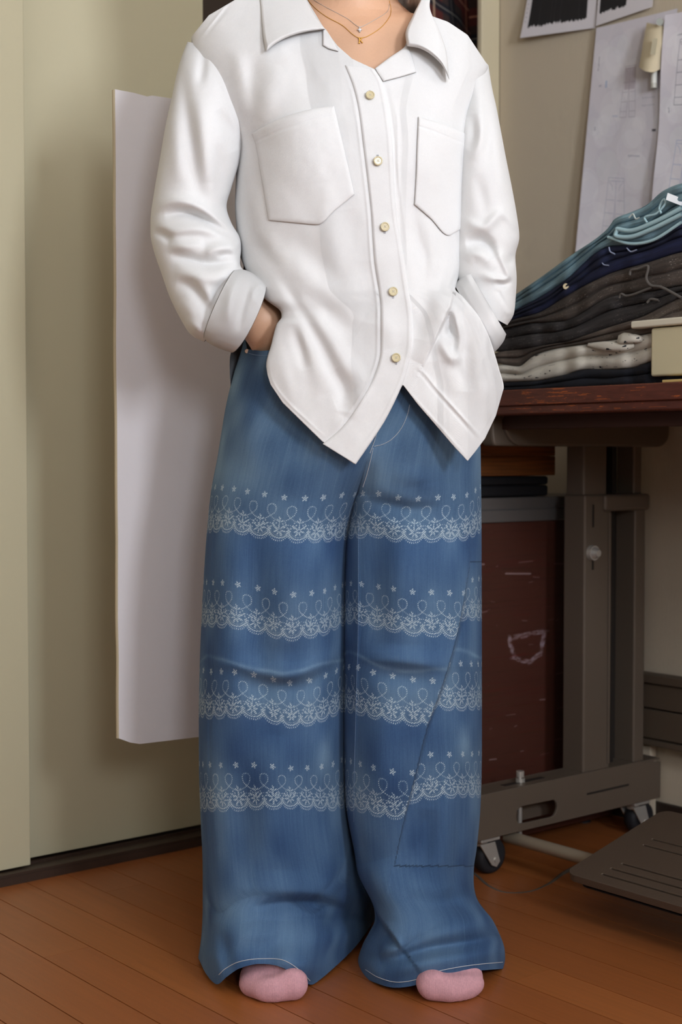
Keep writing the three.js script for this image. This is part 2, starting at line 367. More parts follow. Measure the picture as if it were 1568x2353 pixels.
// ---------------------------------------------------------------- plaid shirt hanging in the open closet
{
  const plaid = canvasTex(512, 512, (g, w) => {
    g.fillStyle = '#3a2a26'; g.fillRect(0, 0, w, w);
    const bar = (p, t, c) => { g.fillStyle = c; g.fillRect(p, 0, t, w); g.fillRect(0, p, w, t); };
    bar(20, 90, 'rgba(110,34,30,.6)'); bar(180, 60, 'rgba(20,24,34,.8)'); bar(290, 110, 'rgba(110,36,32,.55)'); bar(460, 40, 'rgba(15,18,26,.8)');
    bar(62, 10, 'rgba(225,195,160,.75)'); bar(208, 5, 'rgba(225,215,195,.6)'); bar(342, 10, 'rgba(230,170,135,.7)'); bar(480, 4, 'rgba(200,190,170,.4)');
    g.globalAlpha = 0.25; g.strokeStyle = '#000'; for (let i = -w; i < w; i += 6) { g.beginPath(); g.moveTo(i, 0); g.lineTo(i + w, w); g.stroke(); }
  });
  plaid.wrapS = plaid.wrapT = THREE.RepeatWrapping; plaid.repeat.set(5, 5);
  const m = std(0xffffff, 0.95, { map: plaid, side: THREE.DoubleSide });
  const rodT = thing('closet_rod', 'dark hanging rail inside the open closet, holding the plaid shirt', 'rail', room(1.0, 1.86, -0.17));
  part('bar', rod(room(0.30, 1.86, -0.17), room(1.695, 1.86, -0.17), 0.012), M.ironDark, rodT);
  const o = thing('plaid_shirt', 'dark red and black plaid shirt hanging in the open closet', 'shirt', room(1.07, 0.9, -0.17));
  const body = lattice(120, 60, (u, v) => {
    const a = u * Math.PI * 2, wob = 0.03 * Math.sin(a * 7 + v) * v + 0.014 * Math.sin(a * 13 - v * 2) * v, sh = 1 - 0.25 * Math.pow(1 - v, 3) * Math.abs(Math.cos(a));
    const s = 1.06 + (0.2 + 0.02 * v) * Math.cos(a) + wob * 0.4, y = 1.8 - 0.88 * v - 0.09 * Math.abs(Math.cos(a)) * (1 - v), t = -0.17 + (0.02 + 0.07 * v * sh + wob) * Math.sin(a);
    return [room(s, y, t), u * 1.0, v * 0.9];
  });
  part('body', body, m, o);
  for (const k of [-1, 1]) part('sleeve', lattice(24, 30, (u, v) => { const a = u * Math.PI * 2, r = 0.055 - 0.015 * v; return [room(1.06 + k * (0.18 + 0.04 * v) + r * Math.cos(a) * 0.8, 1.72 - 0.62 * v, -0.17 + r * Math.sin(a)), u * 0.4, v * 0.7]; }), m, o);
  part('hanger', [wire([room(0.89, 1.71, -0.17), room(1.03, 1.8, -0.17), room(1.09, 1.8, -0.17), room(1.23, 1.71, -0.17)], 0.004, 40), wire([room(1.06, 1.8, -0.17), room(1.06, 1.85, -0.17), room(1.075, 1.876, -0.17), room(1.05, 1.876, -0.17)], 0.002, 30)], M.chrome, o);
}

// ---------------------------------------------------------------- papers pinned on the wall
const WP = room(ROOM.s1 - 0.0012, 1, 1), WN = new THREE.Vector3(-AX[0], 0, -AX[1]);
function paper(px, lift, nu = 14, nv = 20) {             // px: top-left, top-right, bottom-right, bottom-left in the photograph; lift(u, v) off the wall, metres
  const c = px.map(p => onPlane(p[0], p[1], WP, WN));
  const P = (u, v, k) => c[0].clone().multiplyScalar((1 - u) * (1 - v)).addScaledVector(c[1], u * (1 - v)).addScaledVector(c[2], u * v).addScaledVector(c[3], (1 - u) * v).addScaledVector(WN, lift(u, v) + k);
  const a = lattice(nu, nv, (u, v) => [P(u, v, 0.0003), u, 1 - v]), b = lattice(nu, nv, (u, v) => [P(1 - u, v, 0), 1 - u, 1 - v]);
  return mergeGeometries([a, b]);
}
{
  const print = (sd, x0, x1, yb, step) => canvasTex(512, 768, (g, w, h) => {
    g.fillStyle = '#d8d3d6'; g.fillRect(0, 0, w, h);
    g.fillStyle = '#1c1a1b'; g.beginPath(); g.moveTo(x0, 0); g.lineTo(x0, yb);
    for (let x = x0; x <= x1; x += 5) g.lineTo(x, yb - (x > step ? 74 : 0) * (step < 1e3 ? 1 : 0) - 34 * hash(x, sd) * hash(x, sd + 4) - 12 * noise(x / 40, sd));
    g.lineTo(x1, 0); g.fill();
    g.strokeStyle = 'rgba(95,90,92,.5)'; g.lineWidth = 2; for (let k = 0; k < 5; k++) { const x = x0 + (x1 - x0) * (0.1 + 0.8 * hash(k, sd)); g.beginPath(); g.moveTo(x, 100 + 400 * hash(k, 9)); g.lineTo(x + 3, yb - 30); g.stroke(); }
    g.fillStyle = '#8b8788'; for (let k = 0; k < 5; k++) g.fillRect(x0 - 26, 500 + k * 34, 5, 12);
  });
  const m1 = std(0xffffff, 0.8, { map: print(3, 40, 452, 704, 1e4) }), m2 = std(0xffffff, 0.8, { map: print(8, 24, 466, 700, 270) });
  const a = thing('printed_sheet', 'left print of ragged black on white paper, pinned high on the wall', 'print', onPlane(1290, 20, WP, WN));
  part('paper', paper([[1232, -140], [1384, -178], [1372, 65], [1213, 92]], (u, v) => 0.004 + 0.018 * v * v * (1 - u)), m1, a);
  const b = thing('printed_sheet', 'right print of ragged black on white paper, beside the other print', 'print', onPlane(1440, 0, WP, WN));
  part('paper', paper([[1388, -180], [1522, -222], [1507, 18], [1377, 62]], (u, v) => 0.003 + 0.006 * v * v), m2, b);

  const sketch = (w, h, fn) => canvasTex(w, h, (g) => { g.fillStyle = '#d2ccd2'; g.fillRect(0, 0, w, h); g.globalAlpha = 0.10; for (let k = 0; k < 90; k++) { g.fillStyle = k % 2 ? '#fff' : '#b9b4bd'; g.beginPath(); g.arc(w * hash(k, 1), h * hash(k, 2), 30 + 60 * hash(k, 3), 0, 7); g.fill(); } g.globalAlpha = 1; g.lineJoin = 'round'; fn(g, w, h); });
  const trousers = (g, x, y, s, c) => { g.save(); g.translate(x, y); g.scale(s, s); g.strokeStyle = c; g.lineWidth = 1.6; g.beginPath(); g.rect(0, 0, 60, 8); g.moveTo(0, 8); g.lineTo(-14, 190); g.lineTo(22, 190); g.lineTo(30, 66); g.lineTo(38, 190); g.lineTo(74, 190); g.lineTo(60, 8); g.moveTo(30, 8); g.lineTo(30, 66); g.moveTo(4, 12); g.quadraticCurveTo(18, 20, 18, 34); g.moveTo(56, 12); g.quadraticCurveTo(42, 20, 42, 34); for (let k = 0; k < 4; k++) { g.moveTo(-4 - k * 3, 60 + k * 36); g.lineTo(26 - k, 60 + k * 36); g.moveTo(36, 60 + k * 36); g.lineTo(64 + k * 3, 60 + k * 36); } g.stroke(); g.restore(); };
  const scrawl = (g, x, y, n, c, up) => { g.save(); g.translate(x, y); if (up) g.rotate(-Math.PI / 2); g.strokeStyle = c; g.lineWidth = 2; g.beginPath(); for (let k = 0; k < n; k++) { const q = k * 9; g.moveTo(q, 0); g.quadraticCurveTo(q + 2, -12 + 6 * hash(k, x), q + 6, -2); g.lineTo(q + 5, 3 - 8 * hash(k, y)); } g.stroke(); g.restore(); };
  const big = sketch(512, 1024, (g) => {
    trousers(g, 210, 190, 1.1, 'rgba(120,110,125,.55)'); g.fillStyle = 'rgba(165,150,160,.5)'; g.fillRect(212, 196, 66, 90);
    trousers(g, 150, 650, 1.55, 'rgba(130,135,160,.5)'); scrawl(g, 260, 560, 8, 'rgba(130,130,150,.8)'); scrawl(g, 40, 190, 7, 'rgba(95,95,110,.8)', true); scrawl(g, 50, 260, 2, 'rgba(120,120,135,.8)'); scrawl(g, 50, 450, 2, 'rgba(110,110,125,.8)', true);
    g.fillStyle = 'rgba(120,150,190,.5)'; g.fillRect(90, 238, 10, 30); scrawl(g, 330, 330, 9, 'rgba(150,150,165,.6)'); scrawl(g, 330, 360, 9, 'rgba(150,150,165,.6)'); g.fillStyle = '#55525c'; g.fillRect(400, 452, 24, 9); scrawl(g, 150, 395, 4, 'rgba(130,145,185,.7)');
  });
  const second = sketch(512, 1024, (g) => { trousers(g, 110, 130, 1.6, 'rgba(105,105,120,.8)'); trousers(g, 330, 140, 1.4, 'rgba(115,115,130,.6)'); trousers(g, 120, 600, 1.9, 'rgba(130,145,185,.6)'); scrawl(g, 60, 470, 3, 'rgba(90,90,105,.9)', true); scrawl(g, 90, 110, 7, 'rgba(90,90,105,.8)'); scrawl(g, 250, 700, 12, 'rgba(130,140,170,.6)'); });
  const c = thing('drawing_sheet', 'long white paper with faint trouser sketches hanging on the wall above the clothes', 'drawing', onPlane(1430, 300, WP, WN));
  part('paper', paper([[1377, 66], [1560, 20], [1530, 640], [1338, 600]], (u, v) => 0.003 + 0.014 * Math.pow(1 - u, 3) * (0.3 + v) + 0.005 * Math.sin(v * 5) * u), std(0xffffff, 0.85, { map: big }), c);
  const d = thing('drawing_sheet', 'sketched paper overlapping the long drawing at the right frame edge', 'drawing', onPlane(1560, 300, WP, WN));
  part('paper', paper([[1546, 40], [1714, -8], [1682, 560], [1508, 520]], (u, v) => 0.008 + 0.013 * Math.pow(1 - u, 4) * (1 - 0.55 * v) + 0.003 * Math.sin(v * 9)), std(0xffffff, 0.85, { map: second }), d);

  // the cream card pattern that hangs over the drawings, its clip and the white tube under it
  const PW = (x, y, l) => onPlane(x, y, WP.clone().addScaledVector(WN, l), WN);
  const e = thing('card_pattern', 'curled cream card pattern piece hanging from a clear pin over the drawings', 'card', PW(1500, 110, 0.02));
  const cp = coons([1487, 52, 1505, 56, 1526, 60], [1469, 154, 1482, 163, 1500, 166, 1520, 158], [1487, 52, 1480, 90, 1475, 120, 1469, 154], [1526, 60, 1530, 95, 1524, 120, 1520, 158]);
  const cardF = (k) => lattice(14, 20, (u, v) => { const [x, y] = cp(u, v); return [PW(x, y, 0.016 + 0.02 * Math.sin(Math.PI * (0.25 + 0.75 * u)) * (0.4 + v) - k), u, v]; });
  part('card', [cardF(0), cardF(0.0006)], std(0xcbbd9f, 0.85, { side: THREE.DoubleSide }), e);
  const cl = part('tape_mark', lattice(4, 10, (u, v) => [PW(1500 + 12 * u - 5 * v, 88 + 38 * v, 0.0385 + 0.008 * v), u, v]), std(0xd2c9ae, 0.6, { side: THREE.DoubleSide }), e);
  const f = thing('push_pin', 'clear plastic push pin at the top of the cream card', 'pin', PW(1517, 50, 0.02));
  part('head', [rod(PW(1517, 50, 0.028), PW(1517, 50, 0.02), 0.004, 0.003), rod(PW(1517, 50, 0.034), PW(1517, 50, 0.028), 0.0065, 0.005)], new THREE.MeshPhysicalMaterial({ color: 0xe8eee8, roughness: 0.12, transmission: 0.7, thickness: 0.006, ior: 1.5 }), f);
  part('needle', rod(PW(1517, 50, 0.001), PW(1517, 50, 0.02), 0.0008), M.chrome, f);
  const h = thing('white_tube', 'short white tube hanging under the cream card', 'tube', PW(1504, 185, 0.02));
  part('body', rod(PW(1504, 158, 0.018), PW(1503, 192, 0.018), 0.0058), std(0xd9d8cf, 0.4), h);
  part('tip', rod(PW(1503, 192, 0.018), PW(1503, 203, 0.018), 0.0062, 0.0058), std(0xb9b7ac, 0.3), h);
}

// ---------------------------------------------------------------- sewing table, its treadle and what stands under it
{
  const worn = dataTex(512, 512, (x, y) => {
    const g = fbm(x / 14, y / 90) * 0.5 + fbm(x / 60, y / 40) * 0.5, m = 0.75 + 0.5 * g;
    const sc = fbm(x / 9 + 50, y / 70 + 3), chip = sc > 0.70 && noise(x / 40, y / 60 + 9) > 0.5 ? 1 : 0, c = chip ? [140, 76, 38] : [92, 50, 38];
    return c.map(v => clamp(v * m, 0, 255));
  });
  const top = new THREE.MeshStandardMaterial({ map: scaled(worn, 3, 3), roughness: 0.5 });
  const edgeTex = dataTex(1024, 64, (x, y) => {
    const m = 0.8 + 0.4 * fbm(x / 30, y / 6), a = fbm(x / 40 + 7, y / 3.2), b = noise(x / 120, 5), c = noise(x / 3, y / 2);
    const chip = a > 0.72 - 0.12 * smooth(0.55, 0.8, b) || (c > 0.93 && b > 0.4), k = chip ? [160, 84, 40] : [92, 50, 38];
    return k.map(v => clamp(v * m, 0, 255));
  });
  const edge = new THREE.MeshStandardMaterial({ map: scaled(edgeTex, 1.3, 24), roughness: 0.42 });
  const o = thing('sewing_table', 'worn dark red-brown sewing table on a grey steel stand with casters', 'table', room(0.9, 0, 0.9));
  const sF = 0.62, H = 0.806, t0 = 0.34, t1 = 1.62;
  part('tabletop', rbox(sF + 0.012, 1.128, H - 0.04, H, t0, t1, 0.002), top, o);
  part('edge_band', [rbox(sF - 0.003, sF + 0.013, H - 0.026, H - 0.0005, t0, t1, 0.0025), rbox(sF + 0.001, sF + 0.014, H - 0.04, H - 0.025, t0, t1, 0.0035)], edge, o, 'chipped edge showing orange wood');
  part('apron', rbox(sF + 0.05, sF + 0.07, H - 0.062, H - 0.039, t0 + 0.05, t1 - 0.05, 0.002), std(0x3a1f12, 0.7), o);
  const leg = (t) => {                                   // one T leg: foot, post, bracket
    const m4 = (z) => new THREE.Matrix4().makeBasis(new THREE.Vector3(AX[0], 0, AX[1]), new THREE.Vector3(0, 1, 0), new THREE.Vector3(NX[0], 0, NX[1])).setPosition(room(0, 0, t + z));
    const hole = []; for (let k = 0; k < 20; k++) { const a = -k / 20 * Math.PI * 2; hole.push([0.757 + 0.036 * Math.sign(Math.cos(a)) + 0.016 * Math.cos(a), 0.094 + 0.016 * Math.sin(a)]); }
    const plate = [[0.585, 0.068], [1.09, 0.068], [1.09, 0.134], [1.03, 0.142], [0.585, 0.142]];
    const foot = part('foot', [slab(plate, 0.003, m4(0.022), 0.001, [hole]), slab(plate, 0.003, m4(-0.027), 0.001), rbox(0.585, 1.09, 0.138, 0.1425, t - 0.025, t + 0.025, 0.001), rbox(0.585, 0.588, 0.068, 0.14, t - 0.025, t + 0.025), rbox(1.087, 1.09, 0.068, 0.132, t - 0.025, t + 0.025)], M.iron, o);
    part('slot', rbox(0.885, 1.0, 0.103, 0.107, t + 0.0245, t + 0.0265, 0.0008), M.ironDark, foot);
    part('slot', rbox(0.70, 0.80, 0.1415, 0.1432, t - 0.006, t + 0.006, 0.0008), M.ironDark, foot);
    part('leveling_bolt', [rod(room(0.742, 0.035, t), room(0.742, 0.158, t), 0.004), rod(room(0.742, 0.143, t), room(0.742, 0.15, t), 0.009, 0.009, 6), rod(room(0.742, 0.152, t), room(0.742, 0.162, t), 0.0075, 0.0075, 6)], M.chrome, foot);
    const post = part('post', [rbox(0.882, 0.954, 0.14, 0.632, t - 0.03, t + 0.02, 0.004), rbox(1.02, 1.05, 0.14, 0.632, t - 0.03, t + 0.02, 0.004), rbox(0.886, 0.948, 0.63, 0.735, t - 0.028, t + 0.014, 0.004), rbox(1.023, 1.046, 0.63, 0.735, t - 0.028, t + 0.014, 0.004), rbox(0.93, 1.056, 0.602, 0.632, t - 0.03, t + 0.026, 0.006), rbox(0.945, 0.951, 0.15, 0.6, t + 0.02, t + 0.0225, 0.001)], M.iron, o);
    part('column', [rbox(0.954, 1.02, 0.14, 0.735, t - 0.03, t - 0.024), rbox(0.985, 0.993, 0.14, 0.735, t - 0.024, t - 0.005)], M.ironDark, post);
    part('clamp_bolt', [rod(room(0.9, 0.53, t + 0.02), room(0.9, 0.53, t + 0.028), 0.014, 0.013, 24), rod(room(0.9, 0.53, t + 0.028), room(0.9, 0.53, t + 0.037), 0.011, 0.006, 24)], M.chrome, post);
    for (const [y0, y1] of [[0.575, 0.615], [0.50, 0.515]]) part('slot', rbox(0.9015, 0.9055, y0, y1, t + 0.0195, t + 0.0212), M.ironDark, post);
    const br = [[0.672, 0.766], [0.674, 0.752]]; for (let k = 0; k <= 8; k++) { const a = Math.PI + k / 8 * Math.PI / 2; br.push([0.712 + 0.038 * Math.cos(a), 0.757 + 0.036 * Math.sin(a)]); }
    for (let k = 0; k <= 8; k++) { const a = Math.PI * 1.5 + k / 8 * Math.PI / 2; br.push([1.075 + 0.028 * Math.cos(a), 0.749 + 0.028 * Math.sin(a)]); } br.push([1.103, 0.766]);
    part('bracket', [slab(br, 0.045, m4(-0.02), 0.004), slab(br.map(([a, b]) => [0.65 + (a - 0.672) * 0.16, b]), 0.02, m4(0.0), 0.004)], M.iron, o);
    for (const s of [0.65, 1.045]) {
      const cs = part('caster', [rbox(s - 0.022, s + 0.022, 0.06, 0.068, t - 0.022, t + 0.022, 0.002), rod(room(s, 0.05, t), room(s, 0.062, t), 0.012), ...[-1, 1].map(k => slab([[s - 0.02, 0.056], [s + 0.014, 0.056], [s + 0.026, 0.022], [s + 0.018, 0.014], [s + 0.008, 0.018]], 0.002, m4(k * 0.016 - 0.001), 0.0006))], M.chrome, o);
      const wheel = new THREE.LatheGeometry([[0, -0.011], [0.018, -0.011], [0.022, -0.013], [0.028, -0.012], [0.031, -0.006], [0.0315, 0], [0.031, 0.006], [0.028, 0.012], [0.022, 0.013], [0.018, 0.011], [0, 0.011]].map(p => new THREE.Vector2(...p)), 32);
      wheel.rotateX(Math.PI / 2); wheel.rotateY(roomTurn); const c = room(s + 0.016, 0.0316, t); wheel.translate(c.x, c.y, c.z);
      part('wheel', wheel, M.rubber, cs);
      part('axle', rod(room(s + 0.016, 0.026, t - 0.02), room(s + 0.016, 0.026, t + 0.02), 0.0042), M.chrome, cs);
    }
  };
  leg(0.445); leg(1.5);
  part('crossbar', rod(room(0.716, 0.052, 0.44), room(0.716, 0.052, 1.52), 0.0105), std(0x9a8c78, 0.45, { metalness: 0.3 }), o);

  // treadle pedal: one slotted plate
  const p = thing('treadle_pedal', 'brown slotted treadle pedal under the sewing table', 'pedal', room(0.68, 0.1, 1.0));
  const tilt = 0.24, ex = new THREE.Vector3(AX[0] * Math.cos(tilt), Math.sin(tilt), AX[1] * Math.cos(tilt)), ez = new THREE.Vector3(NX[0], 0, NX[1]), ey = ez.clone().cross(ex).negate();
  const pm = new THREE.Matrix4().makeBasis(ex, ez, ex.clone().cross(ez)).setPosition(room(0.565, 0.078, 0.705));
  const slot = (x, a, b, w = 0.0034) => { const q = []; for (let k = 0; k < 12; k++) { const an = -k / 12 * Math.PI * 2, e = Math.sin(an) >= 0 ? b : a; q.push([x + w * Math.cos(an), e + w * Math.sin(an)]); } return q; };
  const L = 0.24, D = 0.62, holes = [];
  for (const [x, a, b] of [[0.022, 0.055, 0.24], [0.042, 0.055, 0.28], [0.062, 0.06, 0.30], [0.126, 0.05, 0.25], [0.148, 0.05, 0.25]]) holes.push(slot(x, a, b), slot(x, b + 0.05, b + 0.27));
  const oc = []; const r = 0.018; for (const [cx, cy, a0] of [[r, r, Math.PI], [L - r, r, 1.5 * Math.PI], [L - r, D - r, 0], [r, D - r, Math.PI / 2]]) for (let k = 0; k <= 6; k++) { const a = a0 + k / 6 * Math.PI / 2; oc.push([cx + r * Math.cos(a), cy + r * Math.sin(a)]); }
  const plateMat = std(0x5c4d40, 0.5, { metalness: 0.2, bumpMap: scaled(grainBump, 6, 6), bumpScale: 0.0003 });
  part('plate', slab(oc, 0.010, pm, 0.0012, holes), plateMat, p);
  part('backing', slab(oc.map(([a, b]) => [0.012 + a * 0.9, 0.01 + b * 0.97]), 0.002, pm.clone().multiply(new THREE.Matrix4().makeTranslation(0, 0, 0.022)), 0), M.rubber, p);
  for (const t of [0.80, 1.22]) part('pivot_arm', rbox(0.705, 0.727, 0.05, 0.108, t - 0.012, t + 0.012, 0.003), M.iron, p);
  const floorAt = (x, y, h) => at(x, y, (EYE - h) * FOCAL / ((y - 1048) * 1.0));
  const cab = thing('power_cable', 'thin grey cable lying on the floor from the casters to the pedal', 'cable', floorAt(1200, 2054, 0.004));
  part('cord', wire([floorAt(1040, 1975, 0.004), floorAt(1092, 2012, 0.004), floorAt(1130, 2043, 0.004), floorAt(1165, 2055, 0.004), floorAt(1215, 2053, 0.004), floorAt(1262, 2034, 0.004), floorAt(1296, 2008, 0.006), floorAt(1345, 1982, 0.01)], 0.004, 80, 8), std(0x5a544c, 0.6), cab);

  // trunk with a metal rim, a black case and a wooden box stacked on it
  const scuff = canvasTex(512, 1024, (g, w, h) => {
    g.fillStyle = '#4c2a21'; g.fillRect(0, 0, w, h);
    for (let k = 0; k < 900; k++) { const a = hash(k, 1), b = hash(k, 2); g.fillStyle = `rgba(${30 + 70 * hash(k, 3)},${14 + 26 * hash(k, 4)},${12 + 14 * hash(k, 5)},.12)`; g.fillRect(a * w, b * h, 20 + 90 * hash(k, 6), 2 + 5 * hash(k, 7)); }
    g.lineCap = 'round'; g.lineJoin = 'round';
    const lp = [[250, 362], [336, 352], [330, 420], [296, 446], [258, 426]];
    for (let k = 0; k < 160; k++) { const q = (k % 5), f = hash(k, 21), p = lp[q], n = lp[(q + 1) % 5], x = lerp(p[0], n[0], f) + 12 * (hash(k, 22) - 0.5), y = lerp(p[1], n[1], f) + 14 * (hash(k, 23) - 0.5); g.strokeStyle = `rgba(165,150,160,${0.12 + 0.2 * hash(k, 24)})`; g.lineWidth = 2 + 6 * hash(k, 25); g.beginPath(); g.moveTo(x, y); g.lineTo(x + (n[0] - p[0]) * 0.14, y + (n[1] - p[1]) * 0.14); g.stroke(); }
    for (let k = 0; k < 40; k++) { g.strokeStyle = `rgba(185,165,170,${0.1 + 0.35 * hash(k, 8)})`; g.lineWidth = 1 + 5 * hash(k, 9); const x = 60 + 330 * hash(k, 10), y = 60 + 720 * hash(k, 11); g.beginPath(); g.moveTo(x, y); g.lineTo(x + 50 * (hash(k, 12) - 0.3), y + 6 * (hash(k, 13) - 0.5)); g.stroke(); }
    g.strokeStyle = 'rgba(190,170,175,.5)'; g.lineWidth = 6; g.beginPath(); g.moveTo(240, 158); g.lineTo(300, 164); g.moveTo(150, 120); g.lineTo(185, 124); g.stroke();
  });
  scuff.wrapS = scuff.wrapT = THREE.RepeatWrapping; scuff.repeat.set(1.9, 1.72); scuff.offset.set(-0.05, 0);
  const tr = thing('storage_trunk', 'scuffed dark red-brown trunk with grey metal rim behind the table leg', 'trunk', room(0.8, 0, 0.25));
  part('body', rbox(0.64, 1.10, 0.012, 0.585, 0.12, 0.355, 0.004), std(0xffffff, 0.4, { map: scuff }), tr);
  const rimM = std(0x6f6b68, 0.45, { metalness: 0.4, bumpMap: scaled(grainBump, 9, 9), bumpScale: 0.0004 });
  part('rim', [rbox(0.636, 1.104, 0.583, 0.606, 0.116, 0.361, 0.003), rbox(0.64, 1.10, 0.604, 0.627, 0.12, 0.356, 0.003)], rimM, tr);
  for (const s of [0.68, 1.05]) for (const t of [0.15, 0.32]) part('foot', rod(room(s, 0, t), room(s, 0.013, t), 0.015), M.rubber, tr);
  const bc = thing('black_case', 'flat black case lying on the trunk under the table', 'case', room(0.78, 0.63, 0.25));
  part('body', rbox(0.65, 0.915, 0.628, 0.648, 0.14, 0.35, 0.005), std(0x0d0e14, 0.7), bc);
  part('lid', rbox(0.65, 0.915, 0.6485, 0.664, 0.14, 0.35, 0.005), std(0x0d0e14, 0.7), bc);
  const wood = dataTex(256, 256, (x, y) => { const m = 0.7 + 0.5 * fbm(x / 50, y / 7); return [128 * m, 76 * m, 34 * m]; });
  const wbx = thing('wooden_box', 'orange-brown wooden box lying on the black case under the tabletop', 'box', room(0.75, 0.67, 0.25));
  const wm = std(0xffffff, 0.5, { map: scaled(wood, 2, 8) });
  part('front_board', rbox(0.65, 0.935, 0.665, 0.70, 0.335, 0.348, 0.002), wm, wbx); part('front_board', rbox(0.65, 0.935, 0.7005, 0.752, 0.335, 0.348, 0.002), wm, wbx);
  part('side_board', rbox(0.922, 0.935, 0.665, 0.752, 0.14, 0.3345, 0.002), wm, wbx); part('side_board', rbox(0.65, 0.663, 0.665, 0.752, 0.14, 0.3345, 0.002), wm, wbx); part('base', rbox(0.664, 0.921, 0.665, 0.675, 0.14, 0.334), wm, wbx);

  // low boarded panel along the wall
  const lp = thing('boarded_panel', 'low dark boarded wooden panel standing along the wall beyond the table leg', 'panel', room(1.11, 0, 1.0));
  const bm = std(0x584a3c, 0.6, { bumpMap: scaled(grainBump, 5, 20), bumpScale: 0.0003 });
  part('top_rail', rbox(1.098, 1.13, 0.276, 0.292, 0.40, 1.6, 0.002), bm, lp);
  part('board', rbox(1.106, 1.13, 0.228, 0.274, 0.40, 1.6, 0.002), bm, lp); part('board', rbox(1.106, 1.13, 0.171, 0.225, 0.40, 1.6, 0.002), bm, lp);
  part('bottom_rail', rbox(1.1, 1.13, 0.158, 0.1685, 0.40, 1.6, 0.002), bm, lp);
  for (const t of [0.42, 1.0, 1.57]) part('support', rbox(1.112, 1.13, 0, 0.158, t - 0.01, t + 0.01), M.wallpaper, lp);

  // ------------------------------------------------------------ folded jeans on the table
  const jeansTex = (c, k, sp) => dataTex(256, 256, (x, y) => {
    const m = 0.72 + 0.5 * fbm(x / 40 + k, y / 22) + 0.12 * (hash(x, y + k) - 0.5), w = sp && noise(x / 3 + k, y / 3) > 0.9 && noise(x / 50, y / 50 + k) > 0.46 ? 1 : 0;
    return w ? [170, 162, 150] : c.map(v => clamp(v * m, 0, 255));
  });
  const front = s => px => { const r = (px - 784) / FOCAL, ax = C0[0] + s * AX[0], az = -(C0[1] + s * AX[1]); const t = (r * az - ax) / (NX[0] + r * NX[1]); return az - NX[1] * t; };
  const dF = front(0.668), back = new THREE.Vector3(AX[0], 0, AX[1]);
  // top and bottom: photograph curves of the front face; layers: folded edges seen in that face
  function pile(name, label, x0, x1, top, bottom, layers, depth, mat, o = {}) {
    const T = curve(top), B = curve(bottom), c = at((x0 + Math.min(x1, 1568)) / 2, T((x0 + 1568) / 2), dF(1350));
    const g = thing(name, label, 'jeans', c, o.group), nu = 110, nf = 12 * layers + 4;
    const cols = (k0, k1, n0, n1, lob) => lattice(nu, n1, (u, v) => {
      const x = lerp(x0, x1, u), end = Math.sqrt(1 - Math.pow(1 - clamp(Math.min(u, 1 - u) / 0.07), 2)), yt0 = lerp(T(x), B(x), k0), yb0 = lerp(T(x), B(x), k1), my = (yt0 + yb0) / 2, yt = lerp(my, yt0, end), yb = lerp(my, yb0, end);
      const f = v * 2.2;                                 // bottom back, bottom, front, top, top back
      const d = dF(x), wob = (noise(x / 26, k0 * 9 + (o.k ?? 1)) - 0.5) * 0.012;
      if (f < 0.5) return [at(x, yb, d + 0.006).addScaledVector(back, depth * (1 - f / 0.5)), x / 300, f];
      if (f > 1.7) return [at(x, yt, d + 0.006).addScaledVector(back, depth * (f - 1.7) / 0.5).add(new THREE.Vector3(0, 0.006 * Math.sin(Math.PI * (f - 1.7) / 0.5), 0)), x / 300, f];
      const q = (f - 0.5) / 1.2, r = Math.pow(Math.abs(Math.sin(Math.PI * q * lob)), 0.55), ay = lerp(yb, yt, q) + 5 * (noise(x / 45, q * 3 + (o.k ?? 0)) - 0.5) * Math.sin(Math.PI * q);
      return [at(x, ay, d + 0.008 - 0.011 * r + wob), x / 300, f];
    });
    const n = o.split ?? [0, 1];
    for (let i = 0; i + 1 < n.length; i++) part(n.length > 2 ? 'leg' : 'body', cols(n[i], n[i + 1] - (i + 2 < n.length ? 0.02 : 0), 0, Math.round(2.2 * nf), Math.max(1, Math.round(layers * (n[i + 1] - n[i])))), mat, g);
    return g;
  }
  const seam = (pts, r, mat, g, name, lift = 0.004) => part(name, wire(pts.map(([x, y]) => at(x, y, dF(x) - lift)), r, 70, 6), mat, g);
  const fab = (c, k, sp) => new THREE.MeshStandardMaterial({ map: jeansTex(c, k, sp), roughness: 0.95, side: THREE.DoubleSide, bumpMap: scaled(twillBump, 6, 3), bumpScale: 0.0005 });
  const light = fab([138, 172, 184], 3), navy = fab([26, 34, 66], 9), navy2 = fab([30, 38, 78], 14), coal = fab([78, 69, 62], 21, true), coal2 = fab([62, 58, 57], 27, true), brown = fab([98, 86, 76], 33, true);
  const white = new THREE.MeshStandardMaterial({ roughness: 0.95, side: THREE.DoubleSide, map: dataTex(512, 256, (x, y) => { const s = noise(x / 9, y / 8) > 0.82 && noise(x / 60, y / 40 + 3) > 0.66; const m = 0.92 + 0.1 * fbm(x / 30, y / 30); return s ? [32, 34, 38] : [206 * m, 200 * m, 186 * m]; }) });
  const black = fab([20, 22, 32], 40);
  const g1t = [1130, 712, 1179, 681, 1249, 633, 1315, 585, 1369, 549, 1398, 524, 1413, 503, 1452, 487, 1488, 470, 1524, 439, 1568, 421, 1760, 380], g1b = [1130, 742, 1179, 716, 1243, 681, 1309, 636, 1363, 585, 1398, 567, 1458, 562, 1518, 546, 1568, 508, 1760, 470];
  const gm = [1130, 750, 1179, 726, 1243, 700, 1309, 657, 1398, 603, 1488, 575, 1568, 543, 1760, 510], g2b = [1120, 756, 1178, 735, 1243, 716, 1309, 675, 1398, 630, 1488, 603, 1568, 579, 1760, 550];
